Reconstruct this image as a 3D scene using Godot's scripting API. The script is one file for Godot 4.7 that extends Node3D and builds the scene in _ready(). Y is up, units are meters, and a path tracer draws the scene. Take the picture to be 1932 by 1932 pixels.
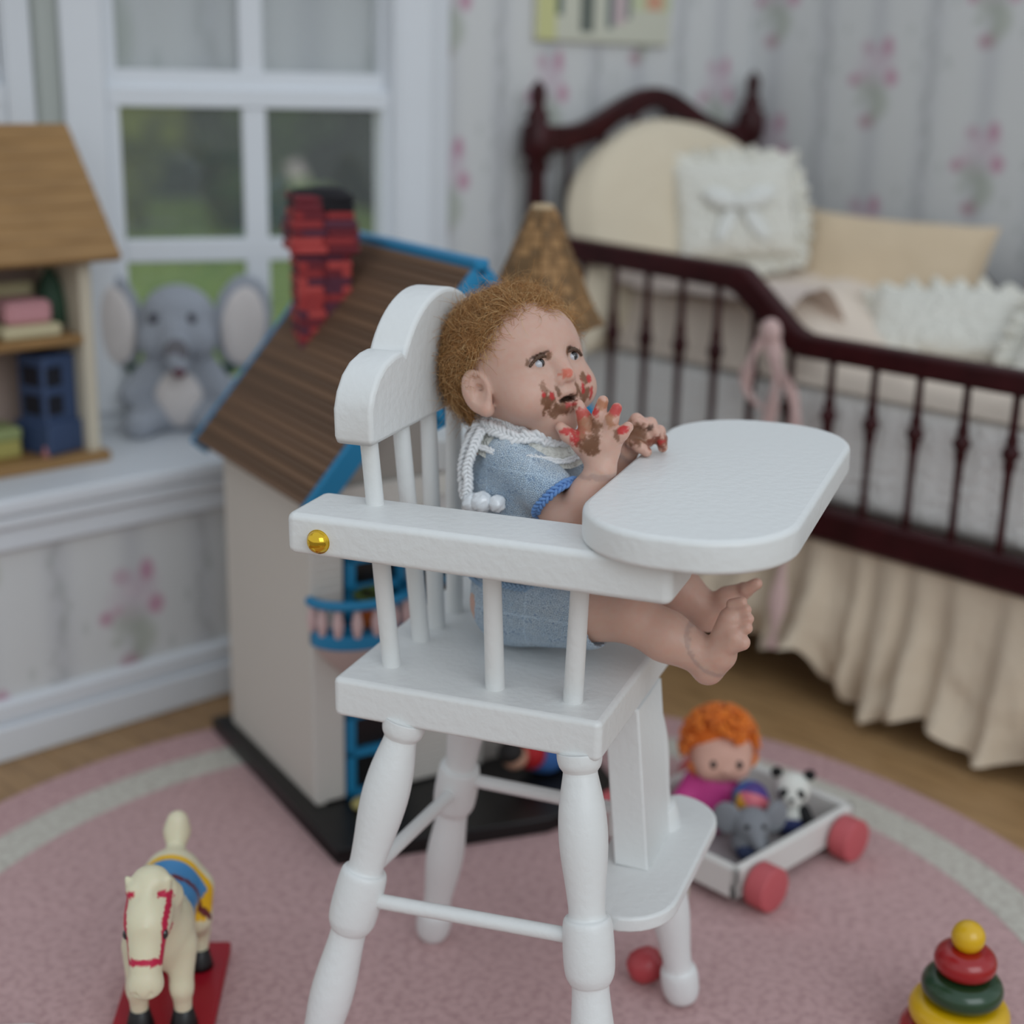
extends Node3D

# ---------------------------------------------------------------- geometry kit
class Geo:
	var v := PackedVector3Array()
	var uv := PackedVector2Array()
	var c := PackedColorArray()
	var idx := PackedInt32Array()
	var xf := Transform3D.IDENTITY
	var col := Color.WHITE

	func at(t: Transform3D) -> Geo:
		xf = t
		return self

	func put(p: Vector3, w := Vector2.ZERO) -> int:
		v.append(xf * p)
		uv.append(w)
		c.append(col)
		return v.size() - 1

	func tri(a: int, b: int, d: int) -> void:
		idx.append(a)
		idx.append(d)
		idx.append(b)

	func quad(a: int, b: int, d: int, e: int) -> void:
		tri(a, b, d)
		tri(a, d, e)

	func face(p: Array) -> void:
		var k := v.size()
		for q in p:
			put(q)
		for i in range(1, p.size() - 1):
			tri(k, k + i, k + i + 1)

	# rows of points; neighbours in a row run anticlockwise seen from outside when rows run upwards
	func grid(rows: Array, closed := true, uvs := false) -> void:
		var k := v.size()
		var n: int = rows[0].size()
		for j in rows.size():
			for i in n:
				put(rows[j][i], Vector2(float(i) / n, float(j) / maxf(1.0, rows.size() - 1.0)) if uvs else Vector2.ZERO)
		for j in rows.size() - 1:
			for i in (n if closed else n - 1):
				var i2 := (i + 1) % n
				quad(k + j * n + i, k + j * n + i2, k + (j + 1) * n + i2, k + (j + 1) * n + i)

	func box(at_: Vector3, s: Vector3, bev := 0.0, b := Basis.IDENTITY) -> void:
		var h := s / 2.0
		bev = minf(bev, minf(h.x, minf(h.y, h.z)) * 0.95)
		for ax in 3:
			var u := (ax + 1) % 3
			var w := (ax + 2) % 3
			for sg in [-1.0, 1.0]:
				var ps := []
				for q in [[-1, -1], [1, -1], [1, 1], [-1, 1]]:
					var p := Vector3.ZERO
					p[ax] = sg * h[ax]
					p[u] = q[0] * (h[u] - bev)
					p[w] = q[1] * (h[w] - bev)
					ps.append(at_ + b * p)
				if sg < 0:
					ps.reverse()
				face(ps)
			if bev > 0.0:
				for su in [-1.0, 1.0]:
					for sw in [-1.0, 1.0]:
						var ps := []
						for q in [[0, -1], [0, 1], [1, 1], [1, -1]]:
							var p := Vector3.ZERO
							p[u] = su * (h[u] if q[0] == 0 else h[u] - bev)
							p[w] = sw * (h[w] - bev if q[0] == 0 else h[w])
							p[ax] = q[1] * (h[ax] - bev)
							ps.append(at_ + b * p)
						if su * sw > 0:
							ps.reverse()
						face(ps)
		if bev > 0.0:
			for sx in [-1.0, 1.0]:
				for sy in [-1.0, 1.0]:
					for sz in [-1.0, 1.0]:
						var e := Vector3(bev, bev, bev)
						var k := h - e
						var ps := [Vector3(h.x, k.y, k.z), Vector3(k.x, h.y, k.z), Vector3(k.x, k.y, h.z)]
						var o := []
						for p in ps:
							o.append(at_ + b * (p * Vector3(sx, sy, sz)))
						if sx * sy * sz < 0:
							o.reverse()
						face(o)

	# profile (radius, height) turned round the y axis
	func lathe(prof: Array, seg := 32) -> void:
		var rows := []
		for p in prof:
			var row := PackedVector3Array()
			for i in seg:
				var a := -TAU * i / seg
				row.append(Vector3(p.x * cos(a), p.y, p.x * sin(a)))
			rows.append(row)
		grid(rows, true, true)

	func tube(pts: Array, rad, seg := 10, caps := true, closed := false) -> void:
		var n := pts.size()
		var rows := []
		var t0: Vector3 = (pts[1] - pts[0]).normalized()
		var up := Vector3.UP if absf(t0.y) < 0.9 else Vector3.RIGHT
		var s: Vector3 = t0.cross(up).normalized()
		for j in n:
			var t: Vector3 = (pts[(j + 1) % n] - pts[(j - 1 + n) % n]) if closed else (pts[mini(j + 1, n - 1)] - pts[maxi(j - 1, 0)])
			t = t.normalized()
			s = (s - t * s.dot(t)).normalized()
			var w: Vector3 = t.cross(s)
			var r: float = rad[j] if rad is Array else rad
			var row := PackedVector3Array()
			for i in seg:
				var a := TAU * i / seg
				row.append(pts[j] + (s * cos(a) + w * sin(a)) * r)
			rows.append(row)
		if closed:
			rows.append(rows[0])
		elif caps:
			var ra: float = rad[0] if rad is Array else rad
			var rb: float = rad[n - 1] if rad is Array else rad
			var ea: Vector3 = (pts[0] - pts[1]).normalized()
			var eb: Vector3 = (pts[n - 1] - pts[n - 2]).normalized()
			var first := PackedVector3Array()
			var mid_a := PackedVector3Array()
			var mid_b := PackedVector3Array()
			var last := PackedVector3Array()
			for i in seg:
				first.append(pts[0] + ea * ra * 0.6)
				mid_a.append(pts[0] + (rows[0][i] - pts[0]) * 0.75 + ea * ra * 0.4)
				mid_b.append(pts[n - 1] + (rows[n - 1][i] - pts[n - 1]) * 0.75 + eb * rb * 0.4)
				last.append(pts[n - 1] + eb * rb * 0.6)
			rows.push_front(mid_a)
			rows.push_front(first)
			rows.append(mid_b)
			rows.append(last)
		grid(rows)

	func ell(at_: Vector3, r: Vector3, b := Basis.IDENTITY, seg := 20, rings := 12, bump: FastNoiseLite = null, amp := 0.0) -> void:
		var rows := []
		for j in rings + 1:
			var f := -PI / 2 + PI * j / rings
			var row := PackedVector3Array()
			for i in seg:
				var a := -TAU * i / seg
				var d := Vector3(cos(f) * cos(a), sin(f), cos(f) * sin(a))
				var k := 1.0 + (amp * bump.get_noise_3dv((d * r + at_) * 100.0) if bump else 0.0)
				row.append(at_ + b * (d * r * k))
			rows.append(row)
		grid(rows, true, true)

	# outline in the xz plane (any sense), from y0 to y1, edges rounded by bev
	func plate(poly: PackedVector2Array, y0: float, y1: float, bev := 0.0, steps := 3) -> void:
		if not Geometry2D.is_polygon_clockwise(poly):
			poly = poly.duplicate()
			poly.reverse()
		var n := poly.size()
		var nor := PackedVector2Array()
		for i in n:
			var a := (poly[i] - poly[(i + n - 1) % n]).normalized()
			var b := (poly[(i + 1) % n] - poly[i]).normalized()
			var m := (Vector2(-a.y, a.x) + Vector2(-b.y, b.x))
			m = m.normalized() / maxf(0.5, m.normalized().dot(Vector2(-b.y, b.x)))
			nor.append(m)
		var sgn := 1.0
		var probe := poly[0] + nor[0] * 1e-4
		if Geometry2D.is_point_in_polygon(probe, poly):
			sgn = -1.0
		var prof := []
		if bev > 0.0:
			for k in steps + 1:
				var f := PI / 2 * k / steps
				prof.append(Vector2(bev * (1.0 - sin(f)), y0 + bev * (1.0 - cos(f))))
			for k in steps + 1:
				var f := PI / 2 * k / steps
				prof.append(Vector2(bev * (1.0 - cos(f)), y1 - bev * (1.0 - sin(f))))
		else:
			prof = [Vector2(0, y0), Vector2(0, y1)]
		var rows := []
		for p in prof:
			var row := PackedVector3Array()
			for i in n:
				var q: Vector2 = poly[i] - nor[i] * sgn * p.x
				row.append(Vector3(q.x, p.y, q.y))
			rows.append(row)
		# which way round the outline runs decides the winding
		var area := 0.0
		for i in n:
			area += poly[i].cross(poly[(i + 1) % n])
		if area > 0:
			for r in rows:
				r.reverse()
		grid(rows)
		var inner := PackedVector2Array()
		for i in n:
			inner.append(poly[i] - nor[i] * sgn * prof[0].x)
		var tris := Geometry2D.triangulate_polygon(inner)
		for top in [false, true]:
			var k := v.size()
			var y: float = prof[-1].y if top else prof[0].y
			for q in inner:
				put(Vector3(q.x, y, q.y))
			for i in range(0, tris.size(), 3):
				var a := inner[tris[i]]
				var cr := (inner[tris[i + 1]] - a).cross(inner[tris[i + 2]] - a)
				if (cr < 0) == top:
					tri(k + tris[i], k + tris[i + 1], k + tris[i + 2])
				else:
					tri(k + tris[i], k + tris[i + 2], k + tris[i + 1])

	func mesh() -> ArrayMesh:
		var nn := PackedVector3Array()
		nn.resize(v.size())
		for i in range(0, idx.size(), 3):
			var a := idx[i]
			var b := idx[i + 2]
			var d := idx[i + 1]
			var f := (v[b] - v[a]).cross(v[d] - v[a])
			nn[a] += f
			nn[b] += f
			nn[d] += f
		for i in nn.size():
			nn[i] = nn[i].normalized() if nn[i].length_squared() > 1e-30 else Vector3.UP
		var arr := []
		arr.resize(Mesh.ARRAY_MAX)
		arr[Mesh.ARRAY_VERTEX] = v
		arr[Mesh.ARRAY_NORMAL] = nn
		arr[Mesh.ARRAY_TEX_UV] = uv
		arr[Mesh.ARRAY_COLOR] = c
		arr[Mesh.ARRAY_INDEX] = idx
		var m := ArrayMesh.new()
		m.add_surface_from_arrays(Mesh.PRIMITIVE_TRIANGLES, arr)
		return m

# ---------------------------------------------------------------- blended solids, meshed as surface nets
class Blend:
	# every piece: [kind, a, b, ra, rb, k, sign, reach, basis]
	var pieces := []

	func cap(a: Vector3, b: Vector3, ra: float, rb: float, k := 0.01, sg := 1.0) -> void:
		pieces.append([0, a, b, ra, rb, k, sg, (a - b).length() / 2 + maxf(ra, rb), (a + b) / 2, Basis.IDENTITY, b - a, 1.0 / (b - a).length_squared()])

	func ball(a: Vector3, r: float, k := 0.01, sg := 1.0) -> void:
		cap(a, a + Vector3(1e-5, 0, 0), r, r, k, sg)

	func ell(a: Vector3, r: Vector3, b := Basis.IDENTITY, k := 0.01, sg := 1.0) -> void:
		pieces.append([1, a, r, 0.0, 0.0, k, sg, maxf(r.x, maxf(r.y, r.z)), a, b.transposed(), Vector3.ZERO, 0.0])

	func chain(pts: Array, rad: Array, k := 0.008) -> void:
		for i in pts.size() - 1:
			cap(pts[i], pts[i + 1], rad[i], rad[i + 1], k)

	static func one(q: Array, p: Vector3) -> float:
		if q[0] == 0:
			var ab: Vector3 = q[2] - q[1]
			var t := clampf((p - q[1]).dot(ab) / ab.length_squared(), 0.0, 1.0)
			return (p - q[1] - ab * t).length() - lerpf(q[3], q[4], t)
		var d: Vector3 = q[9] * (p - q[1])
		var k0: float = (d / q[2]).length()
		var k1: float = (d / (q[2] * q[2])).length()
		return k0 * (k0 - 1.0) / maxf(k1, 1e-6)

	static func val(list: Array, p: Vector3) -> float:
		var d := 1e3
		for q in list:
			var e: float
			if q[0] == 0:
				var pa: Vector3 = p - q[1]
				var ab: Vector3 = q[10]
				var t := clampf(pa.dot(ab) * q[11], 0.0, 1.0)
				e = (pa - ab * t).length() - lerpf(q[3], q[4], t)
			else:
				var w: Vector3 = (q[9] * (p - q[1])) / q[2]
				var k0 := w.length()
				e = k0 * (k0 - 1.0) / maxf((w / q[2]).length(), 1e-6)
			var k: float = q[5]
			if q[6] > 0.0:
				var h := k - absf(d - e)
				d = minf(d, e)
				if h > 0.0:
					d -= h * h / k * 0.25
			else:
				var h := k - absf(d + e)
				d = maxf(d, -e)
				if h > 0.0:
					d += h * h / k * 0.25
		return d

	# adds the surface to g; paint(point) gives the colour of a vertex; keep(point) says where this grid is wanted
	func mesh_into(g: Geo, cell: float, paint = null, rough: FastNoiseLite = null, amp := 0.0, keep = null) -> void:
		var side := NB * cell
		var lo := Vector3.ONE * 1e3
		var hi := -lo
		for q in pieces:
			if q[6] > 0:
				lo = lo.min(q[8] - Vector3.ONE * (q[7] + cell * 2))
				hi = hi.max(q[8] + Vector3.ONE * (q[7] + cell * 2))
		var n := Vector3i(((hi - lo) / side).ceil())
		var slabs := []
		slabs.resize(n.x)
		for bx in n.x:
			slabs[bx] = slab(bx, n, lo, cell, paint, rough, amp, keep)
		var verts := {}
		for sl in slabs:
			for i in sl[0].size():
				var key: int = sl[0][i]
				if not verts.has(key):
					g.col = sl[2][i]
					verts[key] = g.put(sl[1][i])
		var sx := n.x * NB + 4
		var sy := n.y * NB + 4
		var stp := [1, sx, sx * sy]
		for sl in slabs:
			var pend: PackedInt64Array = sl[3]
			for i in range(0, pend.size(), 3):
				var u: int = stp[(pend[i + 1] + 1) % 3]
				var w: int = stp[(pend[i + 1] + 2) % 3]
				var k: int = pend[i]
				var a: int = verts.get(k, -1)
				var b: int = verts.get(k - u, -1)
				var d: int = verts.get(k - u - w, -1)
				var e: int = verts.get(k - w, -1)
				if a < 0 or b < 0 or d < 0 or e < 0 or keep != null and not keep.call(g.v[a], 0.0):
					continue
				if pend[i + 2]:
					g.quad(a, b, d, e)
				else:
					g.quad(e, d, b, a)
		g.col = Color.WHITE

	const NB := 6
	const EDGES := [[0, 1], [2, 3], [4, 5], [6, 7], [0, 2], [1, 3], [4, 6], [5, 7], [0, 4], [1, 5], [2, 6], [3, 7]]

	func slab(bx: int, n: Vector3i, lo: Vector3, cell: float, paint, rough: FastNoiseLite, amp: float, keep) -> Array:
		var keys := PackedInt64Array()
		var pos := PackedVector3Array()
		var tint := PackedColorArray()
		var pend := PackedInt64Array()
		var have := {}
		var side := NB * cell
		var half := side * 0.87
		var m := NB + 2
		var mm := m * m
		var sx := n.x * NB + 4
		var sy := n.y * NB + 4
		for by in n.y:
			for bz in n.z:
				var o := lo + Vector3(bx, by, bz) * side
				var ctr := o + Vector3.ONE * side / 2
				if keep != null and not keep.call(ctr, half + cell):
					continue
				var some := []
				var ds := []
				var dmin := 1e3
				for q in pieces:
					if (ctr - q[8]).length() - q[7] < half * 3.0 + 1.5 * q[5]:
						var e := one(q, ctr)
						some.append(q)
						ds.append(e)
						if q[6] > 0:
							dmin = minf(dmin, e)
				if dmin > half * 1.75 + 0.008 + amp:
					continue
				var near := []
				for j in some.size():
					if ds[j] < (maxf(dmin, 0.0) + 3.2 * half if some[j][6] > 0 else 3.2 * half) + 1.5 * some[j][5]:
						near.append(some[j])
				if absf(val(near, ctr)) > half * 1.75 + amp + 0.001:
					continue
				# values on the corners of the block, with one more layer at the far sides
				var f := PackedFloat32Array()
				f.resize(mm * m)
				var sg := PackedByteArray()
				sg.resize(mm * m)
				var i := 0
				var inside := 0
				for z in m:
					for y in m:
						for x in m:
							var p := o + Vector3(x, y, z) * cell
							var d := val(near, p)
							if rough:
								d += amp * rough.get_noise_3dv(p * 100.0)
							f[i] = d
							if d < 0:
								sg[i] = 1
								inside += 1
							i += 1
				if inside == 0 or inside == mm * m:
					continue
				# a vertex in each crossed cell
				for z in NB + 1:
					for y in NB + 1:
						for x in NB + 1:
							var b0 := (z * m + y) * m + x
							var neg: int = sg[b0] + sg[b0 + 1] + sg[b0 + m] + sg[b0 + m + 1] + sg[b0 + mm] + sg[b0 + mm + 1] + sg[b0 + mm + m] + sg[b0 + mm + m + 1]
							if neg == 0 or neg == 8:
								continue
							var key: int = (bx * NB + x) + sx * ((by * NB + y) + sy * (bz * NB + z))
							if have.has(key):
								continue
							have[key] = true
							var ids := [b0, b0 + 1, b0 + m, b0 + m + 1, b0 + mm, b0 + mm + 1, b0 + mm + m, b0 + mm + m + 1]
							var sum := Vector3.ZERO
							var cnt := 0
							for e in EDGES:
								var fa := f[ids[e[0]]]
								var fb := f[ids[e[1]]]
								if (fa < 0) != (fb < 0):
									var t := fa / (fa - fb)
									var pa := Vector3(e[0] & 1, (e[0] >> 1) & 1, e[0] >> 2)
									var pb := Vector3(e[1] & 1, (e[1] >> 1) & 1, e[1] >> 2)
									sum += pa.lerp(pb, t)
									cnt += 1
							var w := o + (Vector3(x, y, z) + sum / cnt) * cell
							keys.append(key)
							pos.append(w)
							tint.append(paint.call(w) if paint != null else Color.WHITE)
				for z in NB:
					for y in NB:
						for x in NB:
							var b0 := (z * m + y) * m + x
							var key: int = (bx * NB + x) + sx * ((by * NB + y) + sy * (bz * NB + z))
							if sg[b0] != sg[b0 + 1]:
								pend.append_array([key, 0, sg[b0]])
							if sg[b0] != sg[b0 + m]:
								pend.append_array([key, 1, sg[b0]])
							if sg[b0] != sg[b0 + mm]:
								pend.append_array([key, 2, sg[b0]])
		return [keys, pos, tint, pend]

# ---------------------------------------------------------------- naming and tagging
var taken := {}
var part_count := {}
var rng := RandomNumberGenerator.new()

func numbered(called: String) -> String:
	if not taken.has(called):
		taken[called] = 0
		return called
	taken[called] += 1
	return "%s_%03d" % [called, taken[called]]

func tag(o: Node, label: String, category: String, group := "") -> Node:
	o.set_meta("label", label)
	o.set_meta("category", category)
	if group:
		o.set_meta("group", group)
	return o

func thing(called: String, label: String, category: String, where := Transform3D.IDENTITY, group := "") -> Node3D:
	var o := Node3D.new()
	o.name = numbered(called)
	add_child(o)
	o.transform = where
	tag(o, label, category, group)
	return o

func obj(called: String, shape, m: Material, parent: Node = self) -> MeshInstance3D:
	var o := MeshInstance3D.new()
	o.mesh = shape.mesh() if shape is Geo else shape
	o.material_override = m
	if parent == self:
		o.name = numbered(called)
		add_child(o)
	else:
		var key := "%d/%s" % [parent.get_instance_id(), called]
		var count: int = part_count.get(key, 0)
		part_count[key] = count + 1
		o.name = called if count == 0 else "%s_%03d" % [called, count]
		parent.add_child(o, true)
	return o

func struct(called: String, shape, m: Material) -> MeshInstance3D:
	var o := obj(called, shape, m)
	o.set_meta("kind", "structure")
	return o

func stuff(o: Node) -> Node:
	o.set_meta("kind", "stuff")
	return o

# ---------------------------------------------------------------- materials
var noise_made := {}

func noise_tex(freq: float, kind := FastNoiseLite.TYPE_SIMPLEX_SMOOTH, size := 512, sd := 1, oct := 4, ramp: Gradient = null) -> NoiseTexture2D:
	var key := "%s %s %s %s %s %s" % [freq, kind, size, sd, oct, ramp]
	if noise_made.has(key):
		return noise_made[key]
	var f := FastNoiseLite.new()
	f.noise_type = kind
	f.frequency = freq
	f.seed = sd
	f.fractal_octaves = oct
	if kind == FastNoiseLite.TYPE_CELLULAR:
		f.cellular_return_type = FastNoiseLite.RETURN_DISTANCE2_SUB
		f.fractal_type = FastNoiseLite.FRACTAL_NONE
	var t := NoiseTexture2D.new()
	t.width = size
	t.height = size
	t.seamless = true
	t.noise = f
	if ramp:
		t.color_ramp = ramp
	noise_made[key] = t
	return t

func ramp(stops: Array) -> Gradient:
	var g := Gradient.new()
	g.offsets = PackedFloat32Array(stops.map(func(s): return s[0]))
	g.colors = PackedColorArray(stops.map(func(s): return s[1]))
	return g

func mat(color: Color, rough := 0.6, o := {}) -> StandardMaterial3D:
	var m := StandardMaterial3D.new()
	m.albedo_color = color
	m.roughness = rough
	if o.has("tex"):
		m.albedo_texture = o.tex
	if o.has("bump"):
		m.heightmap_enabled = true
		m.heightmap_texture = o.bump
		m.heightmap_scale = o.get("depth", 0.02)
	if o.has("scale"):
		m.uv1_triplanar = true
		m.uv1_triplanar_sharpness = 4.0
		m.uv1_scale = Vector3.ONE * o.scale if o.scale is float else o.scale
		if o.get("world", false):
			m.uv1_world_triplanar = true
	if o.has("sheen"):
		m.rim_enabled = true
		m.rim = o.sheen
		m.rim_tint = 0.6
	if o.has("coat"):
		m.clearcoat_enabled = true
		m.clearcoat = o.coat
		m.clearcoat_roughness = o.get("coat_rough", 0.2)
	if o.has("metal"):
		m.metallic = o.metal
	if o.has("sss"):
		m.subsurf_scatter_enabled = true
		m.subsurf_scatter_strength = o.sss
	if o.get("vcol", false):
		m.vertex_color_use_as_albedo = true
	if o.has("spec"):
		m.metallic_specular = o.spec
	if o.has("back"):
		m.backlight_enabled = true
		m.backlight = o.back
	return m

func lin(r: float, g: float, b: float) -> Color:
	return Color(r, g, b).srgb_to_linear()

func round_rect(x0: float, x1: float, z0: float, z1: float, r: float, n := 6) -> PackedVector2Array:
	var p := PackedVector2Array()
	for q in [[x1 - r, z1 - r, 0.0], [x0 + r, z1 - r, PI / 2], [x0 + r, z0 + r, PI], [x1 - r, z0 + r, PI * 1.5]]:
		for i in n + 1:
			var a: float = q[2] + PI / 2 * i / n
			p.append(Vector2(q[0] + r * cos(a), q[1] + r * sin(a)))
	return p

func smooth_path(pts: Array, per := 6, closed := false) -> Array:
	var o := []
	var n := pts.size()
	for i in (n if closed else n - 1):
		var a = pts[(i - 1 + n) % n] if closed else pts[maxi(i - 1, 0)]
		var b = pts[i]
		var d = pts[(i + 1) % n]
		var e = pts[(i + 2) % n] if closed else pts[mini(i + 2, n - 1)]
		for k in per:
			o.append(b.cubic_interpolate(d, a, e, float(k) / per))
	if not closed:
		o.append(pts[n - 1])
	return o

func towards(a: Vector3, b: Vector3) -> Transform3D:   # y axis from a to b
	var y := (b - a).normalized()
	var x := y.cross(Vector3.BACK if absf(y.z) < 0.9 else Vector3.UP).normalized()
	return Transform3D(Basis(x, y, x.cross(y)), a)

# ---------------------------------------------------------------- the scene
var room := Transform3D(Basis(Vector3(0.6921, 0, 0.7218), Vector3.UP, Vector3(-0.7218, 0, 0.6921)), Vector3.ZERO)
var seat_frame := Transform3D(Basis(Vector3(0.9356, 0.0070, 0.3530), Vector3(-0.0123, 0.9999, 0.0128), Vector3(-0.3529, -0.0163, 0.9355)).orthonormalized(), Vector3.ZERO)

func _ready() -> void:
	rng.seed = 7
	# camera
	var cam := Camera3D.new()
	cam.name = "camera"
	var pitch := -0.2904
	var roll := 0.0227
	cam.transform = Transform3D(Basis(Vector3.RIGHT, pitch) * Basis(Vector3.BACK, roll), Vector3(0.0056, 1.1053, 1.485))
	cam.fov = rad_to_deg(2.0 * atan(966.0 / 2755.4))
	cam.near = 0.05
	cam.far = 60.0
	var lens := CameraAttributesPhysical.new()
	lens.frustum_focal_length = 34.22
	lens.exposure_aperture = 1.3
	lens.frustum_focus_distance = 1.47
	lens.exposure_multiplier = 1.0
	cam.attributes = lens
	cam.fov = rad_to_deg(2.0 * atan(966.0 / 2755.4))
	add_child(cam)
	cam.current = true
	# sky and light
	var env := Environment.new()
	var sky := Sky.new()
	var sm := ProceduralSkyMaterial.new()
	sm.sky_top_color = Color(0.92, 0.96, 1.0)
	sm.sky_horizon_color = Color(0.93, 0.95, 0.96)
	sm.sky_curve = 0.35
	sm.ground_bottom_color = Color(0.62, 0.60, 0.58)
	sm.ground_horizon_color = Color(0.72, 0.71, 0.70)
	sm.sun_angle_max = 1.0
	sky.sky_material = sm
	env.background_mode = Environment.BG_SKY
	env.sky = sky
	env.background_energy_multiplier = 0.72
	env.tonemap_mode = Environment.TONE_MAPPER_LINEAR
	env.tonemap_exposure = 1.0
	env.sdfgi_enabled = true
	env.ssao_enabled = true
	env.ssil_enabled = true
	var we := WorldEnvironment.new()
	we.name = "surroundings"
	we.environment = env
	add_child(we)
	var lamp := AreaLight3D.new()
	lamp.name = "window_light"
	lamp.area_size = Vector2(5.0, 4.0)
	lamp.light_energy = 14.0
	lamp.light_color = Color(0.95, 0.98, 1.0)
	lamp.shadow_enabled = true
	lamp.transform = Transform3D(Basis.IDENTITY, Vector3(2.6, 3.7, 5.2)).looking_at(Vector3(0.0, 0.5, -0.5), Vector3.UP)
	add_child(lamp)
	make_materials()
	make_room()
	make_chair()
	make_baby()
	make_crib()
	make_toy_house()
	make_toys()

var white: StandardMaterial3D
var brass: StandardMaterial3D

func make_materials() -> void:
	white = mat(Color(0.885, 0.89, 0.885), 0.42, {"bump": noise_tex(0.035, FastNoiseLite.TYPE_SIMPLEX_SMOOTH, 512, 3, 4), "depth": 0.045, "scale": 4.0, "coat": 0.15, "coat_rough": 0.35})
	brass = mat(Color(0.93, 0.76, 0.25), 0.12, {"metal": 1.0})

func leg_shape(top: Vector3, foot: Vector3) -> Geo:
	var g := Geo.new()
	var t := towards(foot, top)
	var len := (top - foot).length()
	g.at(t)
	var pr := []
	var key := [[0.0, 0.0], [0.0, 0.012], [0.004, 0.0185], [0.03, 0.0225], [0.075, 0.0235], [0.10, 0.0215], [0.112, 0.018], [0.16, 0.0185], [0.27, 0.0235], [0.34, 0.0235], [0.42, 0.0205], [0.463, 0.0195], [0.47, 0.0215], [0.49, 0.0255], [0.52, 0.0268], [0.56, 0.0268], [0.605, 0.0258], [0.62, 0.0235], [0.628, 0.0192], [0.68, 0.0205], [0.76, 0.0245], [0.82, 0.0255], [0.88, 0.0235], [0.945, 0.0182], [0.955, 0.0185], [0.965, 0.0215], [0.98, 0.0232], [1.0, 0.0235], [1.0, 0.0]]
	for k in key:
		pr.append(Vector2(k[1], k[0] * len))
	g.lathe(smooth_lathe(pr), 36)
	return g

func smooth_lathe(pr: Array) -> Array:
	var o := [pr[0], pr[1]]
	var mid := pr.slice(2, pr.size() - 1)
	o.append_array(smooth_path(mid, 3))
	o.append(pr[-1])
	return o

func rod(a: Vector3, b: Vector3, r: float, parent: Node, called: String, r2 := -1.0) -> MeshInstance3D:
	var g := Geo.new()
	var pts := []
	var rr := []
	for i in 7:
		pts.append(a.lerp(b, i / 6.0))
		rr.append(lerpf(r, r2 if r2 > 0 else r, i / 6.0))
	g.tube(pts, rr, 20)
	return obj(called, g, white, parent)

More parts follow.
